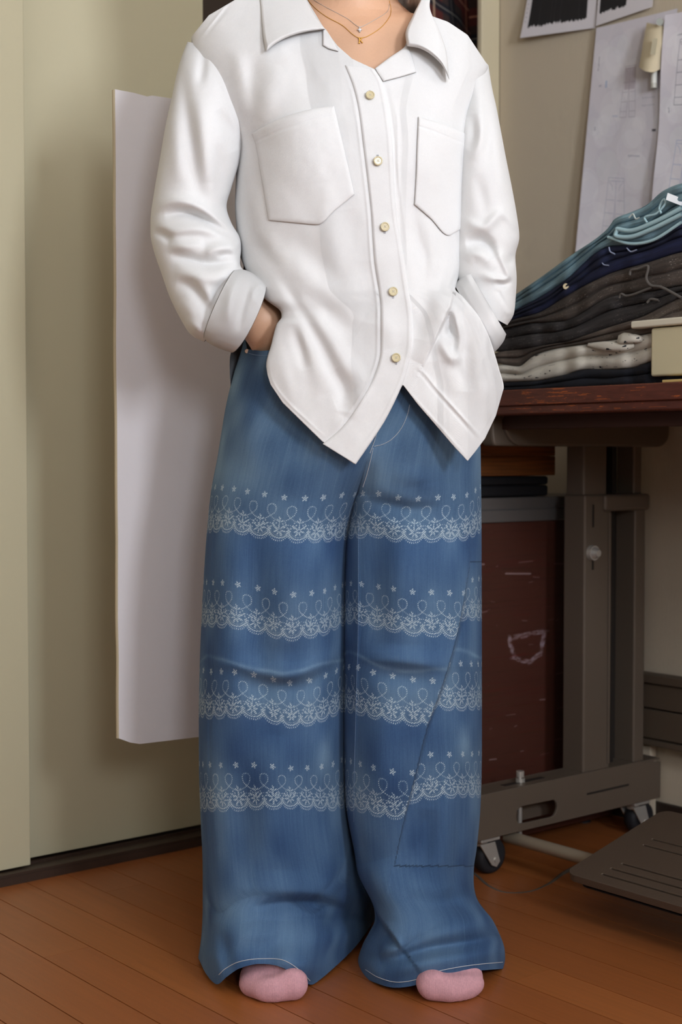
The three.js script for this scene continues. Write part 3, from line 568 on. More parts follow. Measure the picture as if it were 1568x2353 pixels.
  const g3m = [1120, 765, 1213, 744, 1309, 734, 1398, 684, 1503, 669, 1568, 657, 1760, 640], g3b = [1120, 812, 1163, 806, 1228, 797, 1309, 782, 1398, 752, 1473, 728, 1568, 684, 1760, 660];
  const g4b = [1120, 836, 1145, 836, 1190, 842, 1225, 818, 1267, 803, 1339, 791, 1419, 779, 1500, 764, 1568, 742, 1760, 700], g5b = [1130, 880, 1157, 878, 1231, 875, 1291, 863, 1354, 848, 1398, 849, 1452, 845, 1509, 827, 1568, 815, 1760, 800];
  const tableY = x => 1048 - (0.8065 - EYE) * FOCAL / dF(x), g6b = [1130, tableY(1130), 1300, tableY(1300), 1450, tableY(1450), 1568, tableY(1568), 1760, tableY(1760)];
  const a = pile('folded_jeans', 'faded light blue jeans, topmost of the folded pile on the table', 1130, 1700, g1t, g1b, 3, 0.24, light, { split: [0, 0.52, 1], k: 2 });
  const lm = std(0xa6c6cc, 0.95);
  seam([[1420, 528], [1415, 540], [1445, 545], [1490, 530], [1568, 492]], 0.0035, lm, a, 'hem', 0.012); seam([[1418, 526], [1450, 530], [1500, 512], [1568, 478]], 0.0035, lm, a, 'hem', 0.012); seam([[1398, 545], [1450, 560], [1500, 552], [1568, 510]], 0.0025, lm, a, 'hem', 0.008);
  seam([[1488, 512], [1482, 500], [1510, 490], [1530, 465], [1526, 458], [1516, 478], [1520, 490]], 0.0018, lm, a, 'belt_loop', 0.012); seam([[1446, 500], [1455, 492], [1462, 503], [1470, 500]], 0.0014, std(0xb9c4c0, 0.9), a, 'belt_loop', 0.012);
  part('care_label', lattice(4, 4, (u, v) => [at(1535 + 36 * u - 4 * v, 443 + 14 * u + 16 * v, dF(1550) - 0.014 + 0.003 * u), u, v]), std(0xd6d8d8, 0.8, { side: THREE.DoubleSide }), a);
  const b = pile('folded_jeans', 'navy jeans folded just under the light blue pair in the pile', 1130, 1700, g1b, gm, 2, 0.25, navy, { k: 4 });
  seam([[1400, 568], [1403, 578], [1414, 584]], 0.0012, std(0x8f98b0, 0.9), b, 'stitching'); seam([[1441, 570], [1450, 578], [1464, 574]], 0.0012, std(0x8f98b0, 0.9), b, 'stitching');
  part('button', rod(at(1301, 658, dF(1301) - 0.006), at(1301, 658, dF(1301) + 0.004), 0.0045), std(0xc9bb98, 0.35, { metalness: 0.4 }), b);
  const c = pile('folded_jeans', 'thin bright navy jeans in the pile, above the charcoal pair', 1128, 1700, gm, g2b, 1, 0.25, navy2, { k: 6 });
  seam([[1382, 600], [1388, 608], [1400, 610]], 0.001, std(0x8f98b0, 0.9), c, 'stitching');
  pile('folded_jeans', 'brownish charcoal jeans folded below the navy pairs in the pile', 1122, 1700, g2b, g3m, 2, 0.25, coal, { k: 8 });
  const e = pile('folded_jeans', 'thick dark charcoal jeans with white specks at the leg ends', 1118, 1700, g3m, g3b, 2, 0.26, coal2, { split: [0, 0.46, 1], k: 10 });
  const cm = std(0x57524d, 0.95);
  seam([[1448, 632], [1450, 622], [1466, 618], [1490, 612], [1486, 640], [1495, 655], [1520, 660], [1568, 685]], 0.0022, cm, e, 'belt_loop', 0.012); seam([[1424, 684], [1428, 676], [1440, 680], [1500, 660]], 0.002, cm, e, 'belt_loop', 0.01); seam([[1488, 695], [1495, 688], [1515, 690]], 0.002, cm, e, 'belt_loop', 0.012);
  pile('folded_jeans', 'warm brown speckled jeans folded on top of the white pair', 1116, 1700, g3b, g4b, 2, 0.25, brown, { k: 12 });
  const w = pile('folded_jeans', 'white jeans with black specks folded near the bottom of the pile', 1124, 1700, g4b, g5b, 2, 0.26, white, { k: 15 });
  part('rolled_cuff', sleeve([[1418, 786, 1422, 770, dF(1420) - 0.004, 0.006], [1425, 792, 1436, 764, dF(1430) - 0.006, 0.012], [1446, 790, 1452, 766, dF(1450) - 0.006, 0.012], [1468, 788, 1470, 770, dF(1468) - 0.004, 0.009], [1478, 786, 1480, 774, dF(1480), 0.004]], 20, 24, null), white, w);
  part('rolled_cuff', sleeve([[1350, 796, 1352, 788, dF(1352), 0.004], [1390, 806, 1396, 784, dF(1395) - 0.004, 0.01], [1430, 808, 1432, 788, dF(1430) - 0.006, 0.01], [1458, 800, 1458, 786, dF(1458), 0.006]], 20, 24, null), white, w);
  pile('folded_jeans', 'black jeans lying flat at the very bottom of the pile, on the tabletop', 1130, 1700, g5b, g6b, 2, 0.26, black, { k: 18 });

  // cream box and ruler on the table
  const bx = thing('cream_box', 'cream plastic box with a loose pale lid at the table edge', 'box', room(0.72, 0.81, 0.95));
  part('body', rbox(0.652, 0.80, 0.817, 0.888, 0.787, 1.12, 0.004), M.cream, bx); part('lid', rbox(0.645, 0.81, 0.889, 0.9, 0.755, 1.13, 0.003), std(0xd4cdb8, 0.5), bx);
  const ru = thing('wooden_ruler', 'short pale wooden ruler lying under the cream box', 'ruler', room(0.66, 0.81, 0.95));
  part('strip', rbox(0.64, 0.668, 0.8065, 0.8105, 0.818, 1.2, 0.001), std(0xc9ab6c, 0.5), ru);
  part('spacer', rbox(0.672, 0.79, 0.8065, 0.8165, 0.80, 1.1, 0.001), M.threshold, ru);
}

// ================================================================ the person
const person = thing('person', 'person in a white button-up shirt and wide lace-print blue jeans, hands in pockets', 'person', new THREE.Vector3(0, 0, -2.0));
const skinTex = dataTex(256, 256, (x, y) => { const m = 0.95 + 0.1 * tile(6, 6, x / 256, y / 256) - 0.02 * (hash(x, y) - 0.5); return [216 * m, 172 * m, 140 * m].map(v => Math.min(255, v)); });
const skin = new THREE.MeshPhysicalMaterial({ map: skinTex, roughness: 0.5, sheen: 0.15, sheenRoughness: 0.5, sheenColor: new THREE.Color(0xffd8c0) });

// ---------------------------------------------------------------- body: one continuous skin
const J = (x, y, d) => at(x, y, d);
const bodyBones = [];
const B_ = (a, ra, b, rb, k = 0.03) => bodyBones.push([bone(a, ra, b, rb), k]);
B_(J(806, -90, 2.0), 0.053, J(810, 50, 2.005), 0.051);
B_(J(815, -300, 1.985), 0.088, J(815, -230, 1.975), 0.078, 0.02); B_(J(815, -200, 1.955), 0.058, J(815, -120, 1.925), 0.034, 0.04); B_(J(815, -245, 1.895), 0.009, J(815, -205, 1.878), 0.012, 0.015);
B_(J(790, -152, 1.905), 0.007, J(840, -152, 1.905), 0.007, 0.012); B_(J(772, -285, 1.915), 0.006, J(858, -285, 1.915), 0.006, 0.02); B_(J(680, -235, 1.99), 0.012, J(682, -200, 1.99), 0.008, 0.012); B_(J(950, -235, 1.99), 0.012, J(948, -200, 1.99), 0.008, 0.012);
B_(J(660, 120, 2.015), 0.045, J(935, 140, 2.02), 0.042, 0.04); B_(J(800, 10, 2.02), 0.035, J(650, 80, 2.02), 0.026, 0.04); B_(J(820, 10, 2.02), 0.035, J(930, 84, 2.025), 0.024, 0.03);
B_(J(740, 260, 2.01), 0.088, J(870, 260, 2.01), 0.088, 0.04); B_(J(760, 160, 2.0), 0.064, J(900, 160, 2.0), 0.064, 0.04); B_(J(760, 500, 2.01), 0.08, J(850, 500, 2.01), 0.08, 0.06); B_(J(730, 880, 2.015), 0.085, J(890, 880, 2.015), 0.085, 0.06);
B_(J(818, 92, 1.955), 0.006, J(690, 62, 1.975), 0.009, 0.03); B_(J(836, 92, 1.955), 0.006, J(950, 62, 1.975), 0.009, 0.03);     // collar bones
B_(J(690, 960, 2.02), 0.075, J(645, 1560, 2.01), 0.05, 0.05); B_(J(645, 1560, 2.01), 0.048, J(632, 2100, 2.03), 0.034, 0.03);
B_(J(920, 960, 2.02), 0.075, J(955, 1560, 2.01), 0.05, 0.05); B_(J(955, 1560, 2.01), 0.048, J(1030, 2090, 2.03), 0.034, 0.03);
B_(J(520, 190, 2.01), 0.036, J(440, 550, 1.99), 0.032, 0.03); B_(J(440, 550, 1.99), 0.031, J(588, 735, 1.945), 0.022, 0.02);
B_(J(1062, 200, 2.01), 0.036, J(1126, 530, 1.99), 0.034, 0.03); B_(J(1126, 530, 1.99), 0.034, J(1088, 735, 1.95), 0.024, 0.02);
const bodySdf = (x, y, z) => { let d = bodyBones[0][0](x, y, z); for (let i = 1; i < bodyBones.length; i++) d = blend(d, bodyBones[i][0](x, y, z), bodyBones[i][1]); return d; };
const handBones = (m, ox, oy) => {                       // m = 1: the hand on the left of the photograph
  const q = (x, y, d) => J(ox + m * (x - 590), y + oy, d), L = [];
  const add = (pts, k) => { for (let i = 0; i + 1 < pts.length; i++) L.push([bone(q(...pts[i].slice(0, 3)), pts[i][3], q(...pts[i + 1].slice(0, 3)), pts[i + 1][3]), k]); };
  add([[584, 712, 1.948, 0.024], [597, 748, 1.943, 0.0225]], 0.01); add([[594, 735, 1.945, 0.02], [613, 818, 1.966, 0.015]], 0.02); add([[604, 728, 1.941, 0.02], [628, 800, 1.962, 0.0155]], 0.02); add([[614, 735, 1.942, 0.016], [633, 768, 1.946, 0.013]], 0.02);
  for (const [a, b, r] of [[604, 606, 0.0075], [612, 618, 0.0082], [619, 629, 0.0085], [630, 645, 0.008]]) add([[a, 815, 1.967, 0.011], [lerp(a, b, 0.5), 880, 1.968, r + 0.0006], [b, 925, 1.968, r], [b - 2, 955, 1.976, r - 0.001]], 0.006);
  add([[626, 752, 1.944, 0.0135], [645, 800, 1.957, 0.010], [648, 850, 1.966, 0.0085]], 0.01);
  return (x, y, z) => { let d = L[0][0](x, y, z); for (let i = 1; i < L.length; i++) d = blend(d, L[i][0](x, y, z), L[i][1]); return d; };
};
{
  const g = [fieldMesh(bodySdf, [-0.33, 0.01, -2.17], [0.33, 1.64, -1.79], 130)];
  for (const [m, ox, oy] of [[1, 590, 0], [-1, 1086, 12]]) { const c = J(ox + m * 28, 835 + oy, 1.945); g.push(fieldMesh(handBones(m, ox, oy), [c.x - 0.06, c.y - 0.095, c.z - 0.05], [c.x + 0.06, c.y + 0.095, c.z + 0.05], 64)); }
  part('body', g, skin, person);
}
const hairM = std(0x1a1310, 0.55);
part('hair', fieldMesh((x, y, z) => { const c = J(815, -290, 2.0), e = Math.hypot((x - c.x) / 0.1, (y - c.y) / 0.125, (z - c.z) / 0.115) - 1; return Math.max(e * 0.1, z + 1.945 + 0.25 * Math.max(0, 1.47 - y), 1.385 - y); }, [-0.12, 1.36, -2.14], [0.16, 1.66, -1.86], 48), hairM, person);

// distance of the bare skin along a sight line
function skinDepth(px, py) { const e = new THREE.Vector3(0, EYE, 0), v = at(px, py, 1).sub(e); let d = 1.7; for (let k = 0; k < 60; k++) { const s = bodySdf(v.x * d, EYE + v.y * d, v.z * d); if (s < 0.0002) break; d += s * 0.8; } return d; }
{
  const chain = (name, pts, r, mat) => { const f = path(pts); const P = []; for (let k = 0; k <= 50; k++) { const [x, y] = f(k / 50); P.push(at(x, y, skinDepth(x, y) - r * 1.2)); } return part(name, wire(P, r, 160, 6), mat, person); };
  const gold = std(0xd9a548, 0.35, { metalness: 0.55 }), silver = std(0xd0cdca, 0.3, { metalness: 0.6 });
  const k = chain('necklace', [700, -14, 708, 0, 726, 20, 750, 38, 788, 59, 811, 79, 827, 87, 843, 84, 876, 63, 896, 38, 899, 23, 895, 2], 0.00045, gold); k.userData.label = 'gold chain necklace with a letter pendant';
  const s = chain('necklace', [705, -20, 717, -4, 741, 12, 773, 29, 799, 43, 817, 57, 826, 62, 835, 60, 864, 44, 890, 27, 896, 8], 0.00038, silver); s.userData.label = 'fine silver necklace with a small stone';
  const d = skinDepth(829, 93) - 0.0015, p = (x, y) => at(x, y, d), bar = (a, b, c, e) => rod(p(a, b), p(c, e), 0.0007, 0.0007, 8);
  part('pendant', [bar(826, 87, 826, 99), bar(826.5, 93, 833, 87), bar(828, 92, 834, 99), bar(824, 87, 828, 87), bar(824, 99, 828, 99)], gold, k, 'gold letter K');
  const d2 = skinDepth(827, 68) - 0.002, q = at(827, 68.5, d2);
  const gem = new THREE.OctahedronGeometry(0.0022, 1); gem.translate(q.x, q.y, q.z);
  const ring = []; for (let i = 0; i < 4; i++) { const b = new THREE.SphereGeometry(0.0013, 8, 6), a = i * Math.PI / 2 + Math.PI / 4; b.translate(q.x + 0.0019 * Math.cos(a + Math.PI / 4), q.y + 0.0024 * Math.sin(a + Math.PI / 4), q.z); ring.push(b); }
  part('pendant', [...ring, rod(at(826.5, 61.5, d2), at(827, 66, d2), 0.0008)], silver, s);
  part('stone', indexed(gem), new THREE.MeshPhysicalMaterial({ color: 0xf4f6fa, roughness: 0.05, metalness: 0.2 }), s);
}

// face, above the frame
{
  const white = std(0xe8e4de, 0.25), dark = std(0x2a1a12, 0.3), lip = std(0xb9706a, 0.5);
  for (const x of [776, 852]) {
    const b = new THREE.SphereGeometry(0.0115, 20, 14), i = new THREE.SphereGeometry(0.0058, 16, 10), d = skinDepth(x, -258), c = at(x, -258, d + 0.0075), q = at(x, -258, d - 0.0022);
    b.translate(c.x, c.y, c.z); i.scale(1, 1, 0.6); i.translate(q.x, q.y, q.z);
    const e = part('eye', b, white, person); part('iris', i, dark, e);
    part('eyebrow', wire([-26, -9, 9, 26].map((o, k) => at(x + o, -290 - (k % 3 ? 5 : 0), skinDepth(x + o, -290 - (k % 3 ? 5 : 0)))), 0.0022, 16, 6), dark, person);
  }
  for (const y of [-157, -147]) part('lip', wire([-26, -9, 9, 26].map((o, k) => at(815 + o, y + (k % 3 ? 0 : -152 - y), skinDepth(815 + o, y + (k % 3 ? 0 : -152 - y)) + 0.0012)), 0.0032, 20, 8), lip, person);
}

// ---------------------------------------------------------------- socks
{
  const pinkTex = dataTex(256, 256, (x, y) => { const m = 0.93 + 0.1 * fbm(x / 12, y / 12) + 0.08 * (hash(x, y) - 0.5); return [224 * m, 170 * m, 180 * m].map(v => Math.min(255, v)); });
  const pink = new THREE.MeshPhysicalMaterial({ map: pinkTex, roughness: 0.95, sheen: 0.5, sheenRoughness: 0.5, sheenColor: new THREE.Color(0xf0c8d0), bumpMap: scaled(ribBump, 6, 6), bumpScale: 0.0006 });
  for (const [cx, xh, m] of [[-0.0875, -0.094, 1], [0.141, 0.148, -1]]) {   // m = 1: big toe on the right
    const V = (x, y, z) => new THREE.Vector3(x, y, z), L = [];
    const add = (a, ra, b, rb, k) => L.push([bone(a, ra, b, rb), k]);
    add(V(xh, 0.034, -2.045), 0.033, V(cx, 0.03, -1.92), 0.027, 0.01); add(V(xh, 0.13, -2.035), 0.037, V(xh, 0.05, -2.03), 0.036, 0.03); add(V(xh, 0.08, -2.03), 0.032, V(cx, 0.038, -1.92), 0.024, 0.02);
    add(V(cx + m * 0.016, 0.026, -1.90), 0.025, V(cx + m * 0.019, 0.022, -1.862), 0.021, 0.02); add(V(cx - m * 0.017, 0.024, -1.90), 0.023, V(cx - m * 0.019, 0.02, -1.868), 0.0195, 0.02);
    add(V(cx - 0.008, 0.029, -1.885), 0.0225, V(cx + 0.008, 0.027, -1.865), 0.0205, 0.015);
    for (const [o, r, z] of [[0.024, 0.0185, -1.829], [0.003, 0.0142, -1.822], [-0.012, 0.0138, -1.826], [-0.0235, 0.0132, -1.836], [-0.0325, 0.0122, -1.850]]) add(V(cx + m * o * 0.9, r + 0.0015, z - 0.03), r - 0.001, V(cx + m * o, r + 0.0005, z), r, 0.011);
    const sdf = (x, y, z) => { let d = L[0][0](x, y, z); for (let i = 1; i < L.length; i++) d = blend(d, L[i][0](x, y, z), L[i][1]); return Math.max(d - 0.0015 - 0.0008 * Math.sin(z * 190 + 3 * x * 20), 0.0008 - y); };
    part('sock', fieldMesh(sdf, [cx - 0.06, -0.006, -2.09], [cx + 0.065, 0.16, -1.795], 80), pink, person, m > 0 ? 'pink sock on the left' : 'pink sock on the right');
  }
}

// ---------------------------------------------------------------- jeans
const TV0 = 760, TV1 = 2300, TUW = 799, BANDS = [1245, 1462, 1660, 1865];
const laceCanvas = document.createElement('canvas'); laceCanvas.width = laceCanvas.height = 2048;
{
  const g = laceCanvas.getContext('2d'); g.fillStyle = '#000'; g.fillRect(0, 0, 2048, 2048); g.scale(2048 / TUW, 2048 / (TV1 - TV0)); g.translate(0, -TV0);
  g.strokeStyle = g.fillStyle = '#fff'; g.lineCap = 'butt'; g.lineJoin = 'round';
  const petal = (x, y, a, l, w) => { g.save(); g.translate(x, y); g.rotate(a); g.beginPath(); g.ellipse(l * 0.62, 0, l * 0.45, w, 0, 0, 7); g.fill(); g.restore(); };
  for (const yb of BANDS) for (let k = -1; k <= 17; k++) {
    const x = (k + 0.5) * 47, j = (n) => (hash(k + 40, n + yb) - 0.5);
    // scalloped hem of the lace: a solid arc, a fringe and an inner line
    const dp = 17 + 3 * j(30), bt = yb - 5 + 1.5 * j(31);
    g.lineWidth = 3.6; g.beginPath(); g.moveTo(x - 23.5, bt - dp); g.bezierCurveTo(x - 17, bt - 2, x - 8, bt, x, bt); g.bezierCurveTo(x + 8, bt, x + 17, bt - 2, x + 23.5, bt - dp); g.stroke();
    g.lineWidth = 4.2; g.setLineDash([2.6, 2.2]); g.beginPath(); g.moveTo(x - 23, bt - dp + 9); g.bezierCurveTo(x - 15, bt + 6, x - 7, bt + 6, x, bt + 6); g.bezierCurveTo(x + 7, bt + 6, x + 15, bt + 6, x + 23, bt - dp + 9); g.stroke();
    g.lineWidth = 1.8; g.setLineDash([1.8, 1.8]); g.beginPath(); g.moveTo(x - 21, bt - dp - 3); g.bezierCurveTo(x - 14, bt - 6, x - 6, bt - 5, x, bt - 5); g.bezierCurveTo(x + 6, bt - 5, x + 14, bt - 6, x + 21, bt - dp - 3); g.stroke(); g.setLineDash([]);
    g.lineWidth = 3; g.beginPath(); g.moveTo(x - 26.5, bt - dp + 10); g.lineTo(x - 23.5, bt - dp - 6); g.lineTo(x - 20.5, bt - dp + 10); g.stroke();
    // flower with leaves and buds
    const fx = x + 3 * j(1), fy = yb - 25 + 3 * j(2);
    for (let p = 0; p < 7; p++) petal(fx, fy, p / 7 * 6.283 + 0.4 + j(3), 13.5 + 6 * j(p + 5), 2.3 + 1.2 * j(p + 60));
    for (const q of [-1, 1]) { for (const [a, b, r] of [[12, -33, 3.1], [16, -37, 2.6], [8, -39, 2.0], [19, -31, 2.2], [13, -42, 1.8], [19, -24, 1.8], [21, -38, 1.3]]) { g.beginPath(); g.arc(x + q * (a + 2 * j(a + q)), yb + b + 2 * j(b + q), r, 0, 7); g.fill(); } }
    g.lineWidth = 2; g.beginPath(); g.moveTo(fx, fy - 6); g.quadraticCurveTo(x - 2, yb - 40, x + 1, yb - 53); g.stroke(); petal(x, yb - 42, -2.4, 10, 1.9); petal(x + 1, yb - 42, -0.8, 9, 1.7); petal(x, yb - 46, -1.9, 10, 1.5);
    // string with loops over the cusps
    const c = x + 23.5, lw = 10.5 + j(9);
    g.lineWidth = 3; g.setLineDash([2.4, 1.7]);
    g.beginPath(); g.moveTo(x - 2, yb - 44); g.quadraticCurveTo(x + 12, yb - 44, c + 4, yb - 58); g.bezierCurveTo(c + 12, yb - 64, c + 14, yb - 82, c, yb - 82); g.bezierCurveTo(c - 14, yb - 82, c - 12, yb - 64, c - 4, yb - 58); g.quadraticCurveTo(c + 12, yb - 44, c + 25, yb - 44); g.stroke(); g.setLineDash([]);
    // star
    const sx = x + 3 * j(20), sy = yb - 101 + 2 * j(21); for (let p = 0; p < 5; p++) petal(sx, sy, p / 5 * 6.283 - 1.57 + j(22), 7.5, 2.2); g.beginPath(); g.arc(sx, sy, 3.6, 0, 7); g.fill();
  }
}
const denimTex = (() => {
  const lace = laceCanvas.getContext('2d').getImageData(0, 0, 2048, 2048).data;
  const streak = new Float32Array(2048); for (let x = 0; x < 2048; x++) streak[x] = 0.5 * hash(x, 1) + 0.5 * noise(x / 5, 3);
  return dataTex(2048, 2048, (x, y) => {
    const tu = x / 2048 * TUW, tv = TV1 - (y + 0.5) / 2048 * (TV1 - TV0);
    const warp = streak[x] * 0.2 + 0.5 * noise(x / 2.2, y / 45) + 0.3 * noise(x / 9, y / 130), blot = tile(16, 22, x / 2048, y / 2048), big = tile(7, 9, x / 2048, y / 2048), salt = hash(x, y), slub = noise(x / 3, y / 240);
    let dip = 0; const edge = 9 * (tile(30, 8, x / 2048, 0.3) - 0.5);  // dip-dyed: each tier starts deep blue under the lace and is washed paler down to the next
    for (let k = 0; k < 4; k++) { const a = tv - (BANDS[k] - 8 + edge), n = (k < 3 ? BANDS[k + 1] : 2320) - BANDS[k]; if (a > 0 && a < n) dip = (k === 3 ? 0.8 : 1 - 0.75 * smooth(0.1, 0.85, a / n + 0.5 * (big - 0.5))); }
    let t = 0.50 + 0.22 * (warp - 0.5) + 0.62 * (blot - 0.5) + 0.46 * (big - 0.5) + 0.22 * (salt - 0.5) + (slub > 0.8 ? 0.12 * (slub - 0.8) * 5 : 0) - 0.11 * dip;
    const cy = 1537 + 9 * Math.sin(tu * 0.021) + 8 * (noise(tu / 40, 2) - 0.5), cr = Math.abs(tv - cy); if (cr < 12) t += 0.30 * Math.exp(-cr * cr / 22) * (0.5 + 0.7 * noise(tu / 25, 8)) * (0.6 + 0.5 * salt);  // worn crease at the knee
    t = clamp(t, 0, 1);
    let r = lerp(37, 130, t), g = lerp(66, 160, t), b = lerp(104, 182, t);
    r -= 7 * dip; g -= 3 * dip; b += 5 * dip;
    const l = lace[4 * ((2047 - y) * 2048 + x)] / 255;
    if (l > 0.02) { const tw = 0.5 + 0.5 * Math.sin((tu * 0.8 + tv) * 1.3), a = l * (0.3 + 0.66 * smooth(0.2, 0.7, tw)) * (0.8 + 0.25 * salt); r = lerp(r, 196, a); g = lerp(g, 210, a); b = lerp(b, 216, a); }
    return [clamp(r, 0, 255), clamp(g, 0, 255), clamp(b, 0, 255)];
  });
})();
denimTex.anisotropy = 8;
const denimBump = scaled(twillBump, 9, 17);
const denim = new THREE.MeshPhysicalMaterial({ map: denimTex, roughness: 0.93, side: THREE.DoubleSide, bumpMap: scaled(twillBump, 26, 50), bumpScale: 0.00035, sheen: 0.12, sheenRoughness: 0.6, sheenColor: new THREE.Color(0x9fb4cc) });

const jeansFold = folds([
  // left leg
  [14, 70, 70, [690, 1150, 695, 1350, 690, 1520]], [-12, 34, 40, [585, 1220, 592, 1420, 600, 1640]], [5, 40, 40, [530, 1180, 525, 1400, 520, 1650]], [-5, 26, 30, [770, 1230, 772, 1420, 760, 1700]],
  [8, 22, 12, [488, 1524, 540, 1528, 600, 1546, 650, 1554, 690, 1548, 740, 1527, 792, 1502]], [-9, 18, 26, [540, 1562, 610, 1578, 680, 1580, 750, 1550]], [-4, 26, 26, [600, 1490, 660, 1500, 720, 1480]],
  [-1.6, 2.5, 5, [560, 830, 530, 930, 510, 1030, 497, 1200, 489, 1340, 484, 1465, 482, 1610, 484, 1905, 494, 2058, 500, 2160]], [1.6, 6, 4, [554, 830, 524, 930, 504, 1030, 490, 1200, 482, 1340, 477, 1465, 475, 1610, 477, 1905, 486, 2058, 490, 2160]],
  [-15, 10, 22, [585, 2086, 640, 2075, 700, 2072, 760, 2080, 805, 2096]], [9, 30, 14, [580, 2050, 660, 2045, 740, 2050, 800, 2066]], [-6, 18, 20, [735, 2118, 790, 2112, 850, 2126]], [6, 24, 24, [700, 2160, 760, 2160, 830, 2130]], [-7, 22, 26, [520, 2200, 560, 2180, 640, 2172, 700, 2190]], [7, 20, 20, [478, 2140, 492, 2200, 503, 2250]], [-6, 14, 18, [508, 2140, 520, 2190, 530, 2235]], [9, 26, 30, [700, 2200, 710, 2235, 714, 2258]],
  [10, 44, 44, [640, 1690, 630, 1850, 640, 2000]], [-8, 36, 36, [550, 1730, 560, 1900, 560, 2040]], [-4, 30, 34, [740, 1750, 735, 1900, 720, 2020]],
  [-10, 40, 46, [640, 900, 670, 1000, 720, 1080]], [5, 30, 30, [575, 900, 570, 1000, 590, 1100]], [16, 34, 40, [580, 812, 605, 816, 650, 820]],
  [26, 40, 40, [668, 2208, 690, 2214]],
  // right leg: the long overlapping fold on the outside, the knee, the crotch
  [7, 4, 75, [1085, 1200, 1075, 1300, 1063, 1400, 1048, 1468, 1015, 1580, 983, 1668, 952, 1790, 931, 1874, 905, 1990]],
  [8, 22, 12, [824, 1510, 900, 1517, 960, 1523, 1038, 1534]], [-8, 20, 26, [850, 1547, 920, 1556, 1000, 1565]], [12, 50, 50, [950, 1200, 925, 1350, 920, 1480]], [-9, 34, 34, [865, 1200, 860, 1360, 865, 1500]], [9, 40, 40, [885, 1600, 875, 1720, 870, 1850]],
  [-14, 18, 24, [838, 1150, 890, 1160, 950, 1172, 1010, 1168]], [5, 24, 24, [900, 1090, 960, 1100, 1030, 1130]], [-6, 14, 16, [850, 1060, 840, 1110, 832, 1150]], [8, 40, 40, [985, 960, 970, 1040, 980, 1110]],
  [2.6, 4, 6, [822, 1190, 823, 1400, 818, 1600, 813, 1800, 812, 1900]], [-3, 8, 6, [808, 1200, 806, 1500, 804, 1800]],
  [-9, 30, 30, [985, 1860, 975, 1950, 960, 2040]], [9, 34, 34, [1040, 1700, 1025, 1900, 1000, 2030]], [-3, 12, 12, [1060, 1850, 1052, 1960, 1045, 2060]],
  [32, 80, 4, [822, 1990, 838, 2040, 858, 2078, 890, 2130, 926, 2180]], [-16, 14, 18, [868, 2206, 930, 2196, 1000, 2178, 1080, 2166, 1135, 2152]], [12, 22, 20, [872, 2190, 900, 2184, 930, 2176]], [9, 20, 22, [880, 2240, 940, 2222, 1010, 2206, 1100, 2196, 1150, 2188]], [10, 26, 20, [960, 2150, 1030, 2138, 1100, 2120, 1140, 2110]], [-8, 20, 20, [940, 2060, 1000, 2080, 1050, 2070, 1090, 2060]], [-6, 16, 16, [1030, 2040, 1050, 2080, 1090, 2100]], [8, 20, 26, [830, 2200, 860, 2235, 900, 2256]],
]);
const profJ = s => Math.sqrt(Math.max(0, 1 - Math.pow(Math.abs(2 * s - 1), 2.4)));
const midX = curve([760, 932, 895, 925, 990, 872, 1040, 852, 1090, 836, 1140, 822]);
const JX = {
  L: [curve([770, 562, 800, 556, 860, 537, 930, 520, 1000, 508, 1050, 500, 1130, 485, 1230, 475, 1350, 467, 1500, 460, 1650, 457, 1800, 458, 1900, 462, 2000, 466, 2080, 466, 2150, 463, 2200, 456]), y => y < 1140 ? midX(y) : legLR(y)],
  R: [y => y < 1140 ? midX(y) - 3 : legRL(y), curve([780, 1098, 900, 1103, 1020, 1105, 1200, 1107, 1700, 1108, 1850, 1105, 1950, 1096, 2000, 1089, 2050, 1091, 2080, 1104, 2110, 1130, 2150, 1150, 2180, 1160, 2225, 1161])],
};
const legLR = curve([1140, 822, 1260, 799, 1500, 797, 1800, 799, 1900, 806, 1960, 820, 2060, 855, 2110, 862, 2290, 862]);
const legRL = curve([1140, 816, 1200, 800, 1260, 793, 1500, 789, 1700, 790, 1850, 795, 1960, 815, 2010, 824, 2080, 858, 2112, 862, 2140, 850, 2170, 834, 2215, 822, 2290, 822]);
const legD = {
  L: { dl: curve([1100, 2.01, 2100, 2.0, 2210, 1.99]), dr: curve([1100, 2.0, 1900, 2.03, 2050, 2.09, 2115, 2.165]), b: curve([1100, 0.105, 1500, 0.105, 1900, 0.115, 2060, 0.155, 2150, 0.212, 2260, 0.232]) },
  R: { dl: curve([1100, 2.0, 1900, 1.99, 2215, 1.985]), dr: curve([1100, 2.01, 2000, 2.01, 2225, 1.975]), b: curve([1100, 0.105, 1500, 0.105, 1900, 0.10, 2060, 0.105, 2150, 0.128, 2200, 0.142, 2270, 0.148]) },
};
function jeansDepth(side, x, y, back) {
  const [a, b] = [JX[side][0](y), JX[side][1](y)], s = clamp((x - a) / (b - a)), wl = JX.L[0](y), wr = JX.R[1](y), sp = clamp((x - wl) / (wr - wl)), k = smooth(1030, 1230, y), D = legD[side];
  const side0 = lerp(D.dl(y), D.dr(y), s), pel = 2.01 + (back ? 1 : -1) * 0.122 * profJ(sp), leg = side0 + (back ? 0.85 : -1) * D.b(y) * profJ(s);
  return lerp(pel, leg, k) - (back ? 0 : jeansFold(x, y) * Math.min(1, 6 * Math.min(s, 1 - s) + (side === 'R' && y > 1950 ? 0.9 : 0.25)));
}
const hemF = {
  L: curve([456, 2202, 475, 2240, 500, 2262, 520, 2246, 550, 2226, 600, 2215, 650, 2224, 690, 2250, 715, 2263, 740, 2248, 760, 2231, 800, 2194, 830, 2160, 862, 2113]),
  R: curve([822, 2216, 830, 2240, 870, 2261, 910, 2270, 960, 2263, 1000, 2248, 1050, 2238, 1100, 2231, 1161, 2226]),
};
